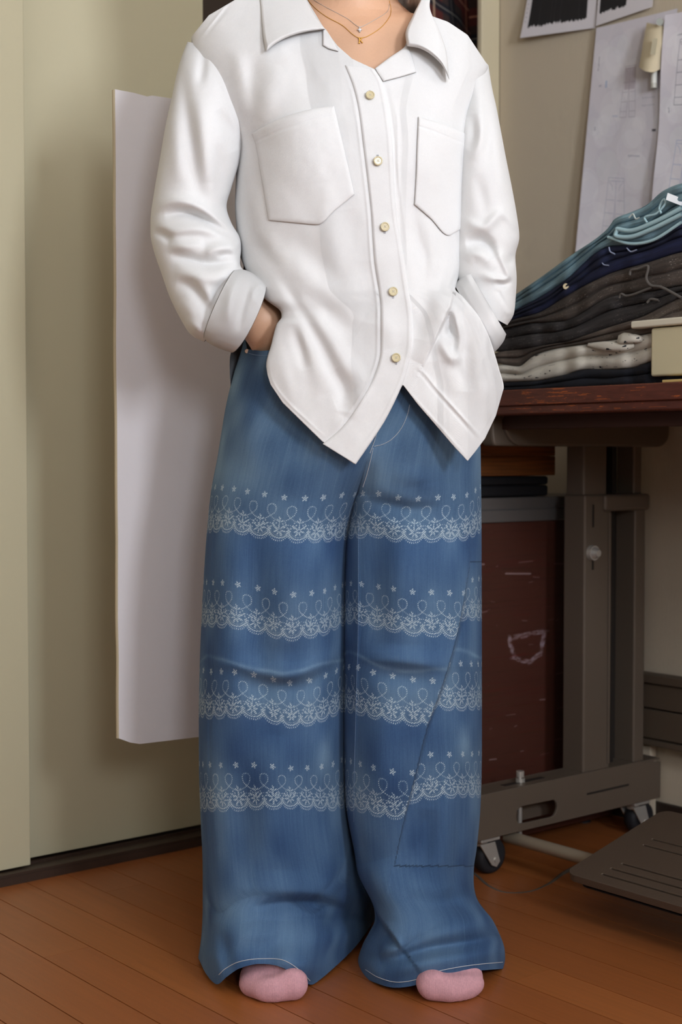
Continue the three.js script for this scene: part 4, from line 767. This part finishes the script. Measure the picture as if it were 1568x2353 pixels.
const hemB = { L: curve([456, 2196, 560, 2160, 700, 2135, 862, 2112]), R: curve([822, 2205, 990, 2150, 1161, 2200]) };
const topF = { L: curve([556, 775, 564, 780, 568, 802, 600, 806, 640, 803, 700, 800, 932, 800], true), R: () => 800 };
// where each lace band runs on the cloth as it hangs
const bandX = {
  L: [[456, 1216, 475, 1222, 514, 1221, 576, 1232, 623, 1239, 680, 1246, 722, 1246, 797, 1238], [456, 1437, 491, 1439, 543, 1444, 580, 1453, 618, 1460, 656, 1471, 712, 1466, 745, 1458, 793, 1435], [456, 1645, 491, 1651, 547, 1649, 609, 1656, 665, 1671, 712, 1667, 750, 1654, 793, 1630], [456, 1862, 502, 1864, 553, 1862, 604, 1859, 686, 1857, 757, 1863, 793, 1854, 860, 1850]],
  R: [[800, 1236, 854, 1234, 915, 1245, 958, 1247, 1005, 1244, 1052, 1243, 1081, 1236, 1107, 1219], [800, 1432, 821, 1430, 835, 1437, 859, 1444, 906, 1451, 953, 1460, 996, 1461, 1055, 1470], [797, 1634, 835, 1645, 873, 1654, 915, 1663, 1000, 1671], [800, 1860, 844, 1869, 890, 1880, 940, 1882]],
}, bandOut = [[1060, 1240, 1107, 1219], [1050, 1424, 1107, 1425], [1000, 1628, 1048, 1633, 1107, 1628], [930, 1848, 997, 1836, 1063, 1831, 1107, 1831]].map(p => curve(p));
const bandC = { L: bandX.L.map(p => curve(p)), R: bandX.R.map(p => curve(p)) };
const foldLine = curve([1300, 1080, 1400, 1063, 1468, 1049, 1580, 1016, 1668, 984, 1790, 953, 1874, 932, 1990, 906]);
function clothV(side, x, y) {
  const out = side === 'R' && y > 1290 && y < 1990 && x > foldLine(y);
  const b = (out ? bandOut : bandC[side]).map(f => f(x));
  if (y <= b[0]) return BANDS[0] + (y - b[0]);
  for (let k = 0; k < 3; k++) if (y <= b[k + 1]) return lerp(BANDS[k], BANDS[k + 1], (y - b[k]) / (b[k + 1] - b[k]));
  return BANDS[3] + (y - b[3]);
}
let jeans;
for (const side of ['L', 'R']) {
  const nu = 150, nv = 420, [XL, XR] = JX[side];
  const span = (hem, top) => s => {                      // first and last y of a column, found along the outline
    let y0 = 760; while (y0 < 830 && y0 < top(XL(y0) + s * (XR(y0) - XL(y0)))) y0 += 0.5;
    let y1 = 2300; while (y1 > 2000 && y1 > hem(XL(y1) + s * (XR(y1) - XL(y1)))) y1 -= 0.5;
    return [y0, y1];
  };
  const F = [], Bk = [], S = [];
  for (let i = 0; i <= nu; i++) { const s = (1 - Math.cos(Math.PI * i / nu)) / 2; S.push(s); F.push(span(hemF[side], topF[side])(s)); Bk.push(span(hemB[side], topF[side])(s)); }
  let row, arc;                                          // a row of points around the leg, and the length of cloth from its front crease (pixels at the figure)
  const g = lattice(2 * nu, nv, (u, v, i) => {
    if (i === 0) {
      row = []; arc = [0];
      for (let n = 0; n <= 2 * nu; n++) {
        const back = n > nu, q = back ? 2 * nu - n : n, s = S[q], [fa, fb] = F[q], [ba, bb] = Bk[q], ends = s < 1e-6 || s > 1 - 1e-6;
        const y = back && !ends ? lerp(ba, bb, v) : lerp(fa, fb, v), x = XL(y) + s * (XR(y) - XL(y));
        const d = ends && y > 1230 ? (jeansDepth(side, x, y, false) + jeansDepth(side, x, y, true)) / 2 : jeansDepth(side, x, y, back);
        row.push([at(x, y, d), clothV(side, x, y)]);
        if (n) arc.push(arc[n - 1] + row[n][0].distanceTo(row[n - 1][0]) / MPP);
      }
    }
    return [row[i][0], (arc[i] - arc[nu >> 1]) / TUW + 0.5, 1 - (row[i][1] - TV0) / (TV1 - TV0)];
  });
  if (side === 'L') { jeans = part('jeans', new THREE.BufferGeometry().copy(g), denim, person, 'wide blue jeans with bleached lace print'); jeans.name = 'jeans'; }
  else part('leg', g, denim, jeans);
}
const thread = std(0xc9ccd0, 0.8), threadBlue = std(0x7f98b8, 0.85);
const onJeans = (side, x, y, lift = 0.001) => at(x, y, jeansDepth(side, x, y, false) - lift);
function stitches(pts, side, mat, r = 0.00045, dash = 0) {
  const f = path(pts), L = pts.length, P = []; const n = 24 * (L / 2);
  if (!dash) { for (let k = 0; k <= n; k++) { const [x, y] = f(k / n); P.push(onJeans(side, x, y, r)); } return [wire(P, r, n * 2, 5)]; }
  const out = []; for (let k = 0; k < dash; k++) { const [x0, y0] = f(k / dash), [x1, y1] = f((k + 0.62) / dash); out.push(rod(onJeans(side, x0, y0, r), onJeans(side, x1, y1, r), r, r, 5)); } return out;
}
part('hem_stitching', stitches([503, 2240, 518, 2226, 550, 2210, 600, 2203, 650, 2206, 690, 2230, 713, 2254], 'L', thread), thread, jeans);
part('hem_stitching', stitches([840, 2228, 870, 2246, 915, 2257, 960, 2250, 1000, 2234, 1050, 2223, 1100, 2216, 1156, 2211], 'R', thread), thread, jeans);
part('fly_stitching', [...stitches([942, 930, 936, 955, 922, 985, 902, 1008, 882, 1020, 860, 1026], 'R', thread, 0.0005, 60), ...stitches([858, 1030, 850, 1065, 842, 1095, 834, 1120], 'R', threadBlue, 0.00045, 40), ...stitches([866, 995, 862, 1010, 850, 1042], 'R', thread, 0.0006, 14)], thread, jeans);
part('inseam_stitching', stitches([824, 1200, 824, 1400, 819, 1600, 814, 1800, 813, 1890], 'R', threadBlue, 0.0003, 150), threadBlue, jeans);
part('pocket_stitching', stitches([572, 812, 590, 816, 618, 817, 660, 812], 'L', threadBlue, 0.0004), threadBlue, jeans);
part('rivet', rod(onJeans('L', 568, 807, 0.003), onJeans('L', 568, 807, -0.002), 0.0028, 0.0034), std(0xa88a72, 0.4, { metalness: 0.6 }), jeans);

// ---------------------------------------------------------------- shirt
const cottonMap = dataTex(256, 256, (x, y) => { const m = 0.99 + 0.008 * (tile(40, 40, x / 256, y / 256) - 0.5) + 0.02 * (hash(x, y) - 0.5); return [232 * m, 232 * m, 231 * m]; });
const cotton = new THREE.MeshPhysicalMaterial({ map: scaled(cottonMap, 6, 6), roughness: 0.9, side: THREE.DoubleSide, bumpMap: scaled(twillBump, 62, 62), bumpScale: 0.00014, sheen: 0.15, sheenRoughness: 0.6, sheenColor: new THREE.Color(0xffffff) });
const shirtFold = folds([
  // bust and shoulders
  [9, 95, 95, [700, 300, 700, 360]], [9, 90, 90, [985, 300, 985, 360]], [-5, 24, 26, [588, 110, 580, 180, 570, 260, 566, 310]], [4, 18, 20, [540, 110, 556, 190, 566, 270]], [4, 26, 26, [640, 150, 615, 230, 600, 280]], [-3, 22, 22, [690, 120, 700, 170, 740, 230]],
  [3, 22, 22, [1040, 120, 1050, 180, 1040, 240]], [-3, 14, 16, [1020, 110, 1050, 160, 1056, 230]], [-3, 14, 14, [1088, 100, 1082, 160, 1080, 230]],
  // side and the drape towards the left hand
  [5, 26, 26, [570, 430, 590, 520, 640, 610]], [-5, 18, 22, [556, 440, 562, 500, 590, 560, 640, 618]], [8, 20, 34, [612, 628, 636, 660, 672, 718, 716, 786, 740, 850, 760, 900]], [-8, 16, 20, [640, 640, 690, 716, 735, 790, 770, 860, 800, 925]], [8, 26, 26, [672, 690, 730, 740, 775, 810, 812, 900]], [-5, 26, 30, [700, 660, 760, 720, 820, 770]], [6, 34, 34, [640, 560, 720, 660, 830, 740]], [-4, 34, 30, [640, 520, 720, 600, 800, 650]],
  [-7, 12, 14, [672, 745, 690, 800, 704, 850]], [4, 20, 20, [640, 770, 650, 850, 680, 930]],
  // lower front
  [-7, 24, 16, [770, 850, 795, 900, 790, 945]], [6, 20, 30, [800, 830, 830, 880, 800, 960]], [4, 26, 26, [880, 700, 890, 760, 900, 800]], [-4, 30, 30, [850, 600, 850, 680, 840, 740]],
  [5, 30, 30, [740, 420, 760, 540, 790, 640]], [-3, 30, 30, [800, 480, 812, 560, 830, 640]],
  [-4, 14, 18, [950, 470, 958, 540, 976, 600, 970, 640]], [4, 18, 18, [985, 500, 1000, 580, 995, 640]], [-4, 22, 22, [985, 660, 975, 720, 965, 780]], [4, 24, 22, [940, 560, 945, 640, 955, 720]],
  // right: body over the pulled-out flap, the pocketed fold
  [13, 3, 46, [1066, 560, 1064, 610, 1050, 650, 1042, 672, 1032, 708, 1012, 752, 992, 795, 972, 838]], [-10, 9, 10, [1034, 716, 1036, 752, 1028, 776]], [9, 11, 12, [1036, 690, 1050, 740, 1056, 780, 1052, 815, 1040, 822]], [-7, 12, 10, [1040, 745, 1046, 785, 1036, 808]], [8, 12, 14, [1012, 770, 1022, 800, 1046, 826, 1066, 822]], [-5, 22, 22, [1066, 760, 1072, 840, 1070, 900]], [5, 30, 30, [1100, 760, 1112, 840, 1110, 930]], [-4, 24, 24, [1000, 830, 1010, 880, 1040, 930]],
  // seams, pin tucks, hems
  [1.6, 3, 3, [524, 6, 497, 40, 472, 72, 457, 94]], [-1.2, 4, 4, [530, 10, 503, 44, 478, 76, 463, 98]],
  [1.3, 3.2, 3.2, [786, 152, 804, 196, 817, 250, 828, 335, 839, 424, 846, 491, 853, 597, 868, 714, 868, 802, 850, 869, 818, 925, 780, 975, 737, 1020]], [-1.0, 4, 4, [792, 150, 811, 196, 824, 250, 835, 335, 846, 424, 853, 491, 860, 597, 875, 714, 875, 802, 857, 871, 824, 930, 786, 982, 748, 1024]],
  [1.1, 3.5, 3.5, [893, 187, 904, 232, 913, 277, 916, 400, 928, 500, 938, 600]], [-1.2, 3, 5, [884, 190, 897, 250, 906, 321, 912, 446]],
  [1.8, 3.5, 3, [962, 845, 980, 862, 1000, 888, 1050, 944, 1106, 1006]], [-1.4, 4, 3, [955, 850, 974, 868, 994, 894, 1044, 950, 1099, 1012]], [1, 3, 3, [938, 896, 970, 934, 1010, 978, 1050, 1024, 1072, 1048]], [1, 3, 3, [618, 800, 620, 842, 628, 878, 658, 920, 706, 966, 745, 1002]], [1, 3, 3, [1150, 890, 1148, 915, 1132, 955, 1107, 1003]],
]);
const prof = s => Math.sqrt(Math.max(0, 1 - Math.pow(Math.abs(2 * s - 1), 2.3)));
const SX = [curve([-80, 440, 97, 440, 200, 478, 345, 545, 420, 542, 470, 540, 520, 543, 560, 546, 600, 556, 640, 576, 664, 590, 690, 612, 712, 642, 728, 647, 745, 636, 790, 624, 840, 612, 1100, 612]),
  curve([-80, 1122, 150, 1122, 190, 1106, 250, 1079, 300, 1075, 420, 1068, 600, 1064, 650, 1050, 664, 1047, 682, 1066, 706, 1086, 735, 1106, 770, 1123, 805, 1135, 850, 1148, 890, 1158, 1100, 1158])];
const sideD = [curve([-80, 2.0, 560, 2.0, 640, 1.95, 700, 1.905, 800, 1.893, 1100, 1.89]), curve([-80, 2.0, 150, 1.985, 260, 1.955, 560, 1.95, 640, 1.93, 690, 1.892, 760, 1.878, 900, 1.872, 1100, 1.872])];
const midD = curve([-80, 1.995, -20, 1.965, 60, 1.928, 160, 1.898, 300, 1.876, 450, 1.872, 600, 1.874, 750, 1.872, 900, 1.868, 1070, 1.866]);
function shirtDepth(x, y) {
  const a = SX[0](y), b = SX[1](y), s = clamp((x - a) / (b - a)), p = prof(s);
  return lerp(lerp(sideD[0](y), sideD[1](y), s), midD(y), p) - shirtFold(x, y) * Math.min(1, 0.25 + 5 * Math.min(s, 1 - s)) + 0.004 * (fbm(x / 90, y / 120) - 0.5);
}
const neckY = curve([430, 97, 440, 88, 480, 35, 560, -12, 600, -30, 690, -30, 715, 15, 745, 64, 752, 73, 776, 105, 810, 135, 862, 159, 880, 150, 900, 131, 931, 107, 949, 50, 968, 30, 990, 36, 1030, 50, 1075, 80, 1108, 130, 1122, 151], true);
const hemY = curve([612, 842, 615, 862, 622, 884, 650, 926, 700, 975, 740, 1014, 815, 1067, 862, 1001, 891, 954, 926, 884, 960, 929, 1000, 975, 1040, 1022, 1075, 1060, 1095, 1035, 1115, 1008, 1140, 956, 1158, 893], true);
let shirt;
{
  const nu = 310, nv = 380, col = [];
  for (let i = 0; i <= nu; i++) {
    const s = lerp(i / nu, (1 - Math.cos(Math.PI * i / nu)) / 2, 0.5), X = y => SX[0](y) + s * (SX[1](y) - SX[0](y));
    let y0 = -70; while (y0 < 240 && y0 < neckY(X(y0))) y0 += 0.5;
    let y1 = 1080; while (y1 > 700 && y1 > hemY(X(y1))) y1 -= 0.5;
    col.push([X, y0, y1]);
  }
  const P = (u, v) => { const [X, a, b] = col[Math.round(u * nu)], y = lerp(a, b, v), x = X(y); return { x, y, d: shirtDepth(x, y) }; };
  shirt = part('shirt', sheet(nu, nv, P, 0.0018), cotton, person, 'white button-up shirt');
}
const onShirt = (x, y, lift = 0) => ({ x, y, d: shirtDepth(x, y) - lift });
// back of the shirt, a tail longer than the front
{
  const XL = curve([-80, 440, 97, 440, 345, 556, 600, 560, 740, 545, 790, 536, 830, 528, 890, 531, 960, 548]), XR = curve([-80, 1122, 150, 1122, 250, 1079, 600, 1064, 800, 1080, 960, 1085]);
  const top = curve([430, 97, 480, 35, 560, -12, 650, -45, 960, -45, 990, 36, 1030, 50, 1075, 80, 1108, 130, 1122, 151], true), bot = curve([528, 892, 545, 925, 600, 965, 800, 1000, 1000, 970, 1085, 925]);
  const dB = curve([-80, 0.03, 60, 0.07, 300, 0.11, 700, 0.12, 850, 0.15, 1000, 0.16]);
  part('back_panel', sheet(90, 110, (u, v) => {
    const s = (1 - Math.cos(Math.PI * u)) / 2; let y = -60 + v * 1000, x = XL(y) + s * (XR(y) - XL(y));
    y = lerp(top(x), bot(x), v); x = XL(y) + s * (XR(y) - XL(y));
    const yoke = x < 700 || x > 940 ? smooth(0.0, 0.09, v) : 1;
    return { x, y, d: lerp(shirtDepth(x, Math.max(y, neckY(x))), 2.0 + dB(y) * prof(s) + 0.006 * Math.sin(x / 28) * v, yoke) };
  }, 0.0018), cotton, shirt);
}
// sleeves with their folds
const foldL = folds([
  [-6.8, 10, 12, [468, 104, 466, 150, 460, 195]], [-9.5, 16, 18, [412, 150, 425, 230, 440, 330, 452, 410, 468, 470]], [9.5, 26, 22, [462, 220, 468, 320, 478, 420]], [-8.1, 16, 20, [498, 255, 530, 300, 548, 345]], [5.4, 9, 10, [530, 190, 550, 250, 560, 300]], [-5.4, 16, 16, [500, 330, 510, 400, 515, 450]], [5.4, 18, 18, [395, 260, 402, 340, 408, 420]],
  [12.2, 16, 13, [352, 478, 400, 462, 450, 472, 500, 505, 540, 532]], [-16.2, 10, 11, [378, 494, 420, 489, 460, 500, 500, 522, 538, 548]], [10.8, 16, 14, [356, 512, 400, 530, 450, 526, 510, 535, 545, 556]], [-9.5, 12, 10, [350, 535, 375, 540, 392, 556]],
  [-13.5, 12, 10, [392, 586, 440, 598, 480, 606, 520, 604, 545, 596]], [12.2, 14, 14, [470, 586, 495, 572, 525, 570, 545, 580]], [-6.8, 8, 8, [500, 590, 520, 584, 540, 586]], [10.8, 16, 16, [388, 560, 430, 566, 470, 560]], [10.8, 18, 16, [400, 622, 445, 632, 490, 640, 530, 625]], [-10.8, 14, 14, [405, 650, 440, 660, 475, 700, 492, 735]], [8.1, 16, 14, [445, 640, 470, 670, 490, 715]], [-8.1, 14, 14, [520, 640, 500, 680, 486, 720]], [8.1, 12, 14, [425, 735, 450, 755, 470, 770]], [6.8, 18, 20, [415, 690, 440, 725, 462, 752]],
]);
const foldR = folds([
  [-9.1, 12, 14, [1086, 262, 1090, 305, 1078, 345]], [7.8, 16, 16, [1100, 240, 1104, 310, 1086, 370]], [-3.9, 14, 14, [1118, 200, 1122, 300, 1120, 380]], [5.2, 16, 16, [1146, 290, 1150, 380, 1160, 450]], [-3.9, 14, 14, [1096, 400, 1110, 460, 1115, 500]], [5.2, 14, 14, [1075, 215, 1090, 180, 1100, 150]],
  [7.8, 10, 14, [1070, 505, 1092, 518, 1112, 522, 1130, 508, 1150, 488, 1166, 484]], [5.2, 8, 10, [1150, 488, 1168, 500, 1190, 528]], [-18.2, 16, 18, [1070, 560, 1100, 556, 1126, 566, 1140, 592]], [7.8, 14, 16, [1070, 600, 1090, 580, 1118, 590, 1140, 620]], [10.4, 12, 8, [1128, 550, 1150, 590, 1166, 622, 1170, 636, 1160, 644, 1140, 642, 1110, 630]], [-11.7, 9, 8, [1134, 648, 1155, 654, 1178, 642]], [6.5, 12, 12, [1150, 670, 1165, 700, 1174, 725]], [-5.2, 6, 6, [1140, 662, 1158, 692, 1172, 716]], [-7.8, 12, 12, [1184, 585, 1176, 600, 1160, 610]],
]);
part('sleeve', sleeve([
  [431, 96, 478, 104, 1.998, 0.012], [417, 132, 512, 124, 1.992, 0.032], [405, 176, 537, 166, 1.985, 0.045], [393, 232, 552, 226, 1.98, 0.053], [380, 292, 562, 288, 1.978, 0.057], [368, 362, 557, 338, 1.978, 0.058], [357, 425, 548, 382, 1.98, 0.058], [347, 490, 532, 432, 1.982, 0.058], [346, 535, 521, 474, 1.98, 0.058], [354, 578, 532, 512, 1.975, 0.058], [371, 628, 551, 545, 1.968, 0.057], [390, 682, 554, 574, 1.96, 0.056], [412, 727, 552, 598, 1.952, 0.054], [438, 768, 556, 616, 1.945, 0.052], [470, 786, 580, 634, 1.938, 0.048],
], 130, 260, foldL, { lipB: 2 }), cotton, shirt);
const cuffFoldL = folds([[6, 10, 14, [548, 628, 530, 680, 520, 740]], [-5, 10, 10, [575, 650, 560, 700, 548, 760]], [5, 8, 10, [600, 650, 585, 672, 590, 700]], [-4, 6, 6, [604, 662, 592, 672, 584, 690]]]);
part('cuff', sleeve([[470, 781, 544, 618, 1.934, 0.055, -12], [486, 792, 562, 620, 1.931, 0.058, -3], [502, 800, 578, 626, 1.930, 0.059, 4], [518, 806, 594, 636, 1.930, 0.058, 12], [531, 810, 609, 647, 1.931, 0.055, 18]], 110, 60, cuffFoldL, { lipA: 2, lipB: 6 }), cotton, shirt, 'turned-back cuff');
part('sleeve', sleeve([
  [1096, 120, 1123, 150, 1.998, 0.012], [1076, 160, 1131, 200, 1.992, 0.034], [1070, 225, 1141, 245, 1.985, 0.046], [1056, 290, 1150, 292, 1.972, 0.053], [1052, 360, 1164, 366, 1.968, 0.056], [1048, 430, 1178, 436, 1.966, 0.057], [1044, 490, 1189, 498, 1.966, 0.057], [1040, 545, 1194, 545, 1.965, 0.057], [1040, 585, 1185, 590, 1.963, 0.056], [1040, 620, 1188, 640, 1.96, 0.055], [1046, 645, 1186, 680, 1.958, 0.053], [1050, 665, 1181, 722, 1.952, 0.05], [1060, 690, 1166, 748, 1.946, 0.045],
], 120, 220, foldR, { lipB: 2 }), cotton, shirt);
const cuffFoldR = folds([[6, 8, 9, [1084, 630, 1098, 628, 1112, 640]], [-4, 6, 6, [1100, 645, 1120, 662, 1138, 690]], [4, 10, 10, [1108, 660, 1128, 690, 1142, 730]]]);
part('cuff', sleeve([[1078, 622, 1164, 768, 1.932, 0.044, 0], [1068, 630, 1158, 784, 1.930, 0.047, 0], [1056, 642, 1146, 800, 1.930, 0.048, 0], [1044, 654, 1134, 812, 1.932, 0.045, 0]], 100, 50, cuffFoldR, { lipA: 2, lipB: 6 }), cotton, shirt, 'turned-back cuff');

// collar, stands, placket, pockets
{
  const c = at(812, -45, 2.012), band = (r, y0, y1, k) => lattice(60, 8, (u, v) => { const a = Math.PI * (1.12 - 1.24 * u); return [new THREE.Vector3(c.x + (r + 0.010 * Math.sin(Math.PI * v) * k) * 1.18 * Math.cos(a), c.y + lerp(y0, y1, v), c.z - (r + k * 0.006 * v) * Math.sin(a)), u * 0.4, v * 0.05]; });
  part('back_collar', [band(0.076, -0.012, 0.036, 0), band(0.078, 0.036, -0.022, 1)], cotton, shirt);
}
function patch(name, T, B, L, R, lift, nu, nv, thick = 0.002, soft = 0.06, label) {
  const f = coons(T, B, L, R);
  return part(name, sheet(nu, nv, (u, v) => { const [x, y] = f(u, v), e = Math.min(1, Math.min(u, 1 - u) / soft, Math.min(v, 1 - v) / soft), l = typeof lift === 'function' ? lift(u, v) : lift; return onShirt(x, y, l * (0.55 + 0.45 * Math.sqrt(e))); }, thick), cotton, shirt, label);
}
patch('collar', [585, -45, 640, -45, 692, -32], [612, 118, 632, 101, 660, 86, 700, 74, 748, 67], [585, -45, 598, 0, 602, 50, 606, 90, 612, 118], [692, -32, 706, 5, 724, 36, 748, 67], (u, v) => 0.007 + 0.009 * v * v + 0.006 * Math.sin(Math.PI * u) * v - 0.004 * (1 - v), 80, 80, 0.0035, 0.05);
patch('collar', [984, -45, 992, -45, 1000, -45], [936, 106, 964, 111, 990, 125, 1016, 150, 1033, 184], [984, -45, 967, 0, 949, 36, 932, 80, 936, 106], [1000, -45, 988, 12, 1011, 73, 1026, 117, 1033, 184], (u, v) => 0.012 + 0.012 * Math.pow(v, 2) + 0.01 * Math.sin(Math.PI * u) * v, 70, 80, 0.0035, 0.05);
patch('collar_stand', [862, 157, 900, 129, 936, 106], [881, 187, 920, 177, 957, 166], [862, 157, 870, 170, 881, 187], [936, 106, 947, 130, 957, 166], (u, v) => 0.004 + 0.002 * v, 50, 40, 0.002, 0.08);
patch('collar_stand', [742, 64, 748, 66, 754, 74], [742, 104, 756, 112, 778, 118], [742, 64, 742, 84, 742, 104], [754, 74, 764, 90, 778, 118], 0.005, 24, 30, 0.002, 0.12);
{
  const l = path([793, 150, 811, 196, 824, 250, 835, 335, 846, 424, 853, 491, 860, 597, 875, 714, 875, 802, 857, 871, 824, 930, 786, 982, 742, 1020]), r = path([862, 159, 881, 189, 893, 250, 902, 321, 908, 446, 914, 509, 925, 567, 938, 655, 949, 729, 950, 787, 939, 840, 925, 884, 891, 956, 862, 1003, 818, 1067]);
  part('placket', sheet(40, 320, (u, v) => { const a = l(v), b = r(v), x = lerp(a[0], b[0], u), y = lerp(a[1], b[1], u), e = Math.min(1, (1 - u) / 0.06), e2 = Math.min(1, u / 0.08); return onShirt(x, y, 0.0005 + 0.0026 * Math.sqrt(e) * Math.sqrt(e2) + 0.0006 * smooth(0.80, 0.87, u) * (1 - smooth(0.87, 0.94, u))); }, 0.0012), cotton, shirt);
}
function pocket(T, B, L, R) {
  patch('pocket', T, B, L, R, (u, v) => 0.0044 + 0.0032 * Math.sin(Math.PI * u) * (1 - v) - 0.0007 * (smooth(0.085, 0.1, v) - smooth(0.11, 0.125, v)), 90, 100, 0.0014, 0.035);
}
pocket([578, 306, 647, 271, 714, 251, 768, 243], [618, 506, 680, 512, 729, 516, 770, 483, 815, 447], [578, 306, 588, 330, 600, 402, 618, 506], [768, 243, 786, 321, 802, 390, 815, 447]);
pocket([962, 268, 1000, 279, 1040, 293, 1073, 308], [953, 470, 990, 502, 1032, 541, 1050, 532, 1065, 524], [962, 268, 959, 340, 957, 402, 953, 470], [1073, 308, 1071, 380, 1067, 450, 1065, 524]);

// buttons with four holes, sewn thread and the ends of the buttonholes
{
  const pearl = new THREE.MeshPhysicalMaterial({ color: 0xcfc29a, roughness: 0.22, clearcoat: 0.6, clearcoatRoughness: 0.15 }), thr = std(0xb8b4a8, 0.8);
  const spots = [[851, 219, 1], [869, 370, 1], [885, 521, -1], [904, 670, -1], [911, 822, -1]];
  for (const [x, y, up] of spots) {
    const c = at(x, y, shirtDepth(x, y) - 0.0058), dx = at(x + 14, y, shirtDepth(x + 14, y) - 0.0058).sub(at(x - 14, y, shirtDepth(x - 14, y) - 0.0058)).normalize(), dy = at(x, y - 14, shirtDepth(x, y - 14) - 0.0058).sub(at(x, y + 14, shirtDepth(x, y + 14) - 0.0058)).normalize(), dz = dx.clone().cross(dy).normalize(), m = new THREE.Matrix4().makeBasis(dx, dz.clone().cross(dx), dz).setPosition(c);
    const circ = (cx, cy, r, n, dir = 1) => [...Array(n)].map((_, k) => [cx + r * Math.cos(dir * k / n * 6.2832), cy + r * Math.sin(dir * k / n * 6.2832)]);
    const holes = [[1, 1], [1, -1], [-1, 1], [-1, -1]].map(([a, b]) => circ(a * 0.00115, b * 0.00115, 0.00055, 8, -1));
    const ring = new THREE.TorusGeometry(0.0050, 0.0010, 8, 32); ring.applyMatrix4(m.clone().multiply(new THREE.Matrix4().makeTranslation(0, 0, 0.0013)));
    part('button', [slab(circ(0, 0, 0.0055, 32), 0.0012, m, 0.0004, holes), ring], pearl, shirt, 'pearly cream button');
    const P = (a, b, h) => new THREE.Vector3(a, b, h).applyMatrix4(m);
    part('button_thread', [rod(P(-0.00115, -0.00115, 0.0016), P(0.00115, 0.00115, 0.0016), 0.0003, 0.0003, 6), rod(P(-0.00115, 0.00115, 0.0016), P(0.00115, -0.00115, 0.0016), 0.0003, 0.0003, 6), rod(P(0, 0, -0.0025), P(0, 0, 0.001), 0.0012, 0.0012, 8)], thr, shirt);
    part('buttonhole', [-0.0009, 0.0009].map(o => rod(P(o, up * 0.0055, -0.0022), P(o * 0.8, up * 0.0086, -0.0022), 0.0005, 0.0005, 6)), std(0xb4b4ba, 0.9), shirt);
  }
}

// ---------------------------------------------------------------- shadows, renderer
scene.traverse(o => { if (o.isMesh || o.isLight) { o.castShadow = !o.isRectAreaLight; o.receiveShadow = true; } });
const renderer = new THREE.WebGLRenderer({ antialias: true });
renderer.shadowMap.enabled = true;
renderer.toneMapping = THREE.LinearToneMapping;
renderer.toneMappingExposure = EXPOSURE;
renderer.outputColorSpace = THREE.SRGBColorSpace;
renderer.render(scene, camera);
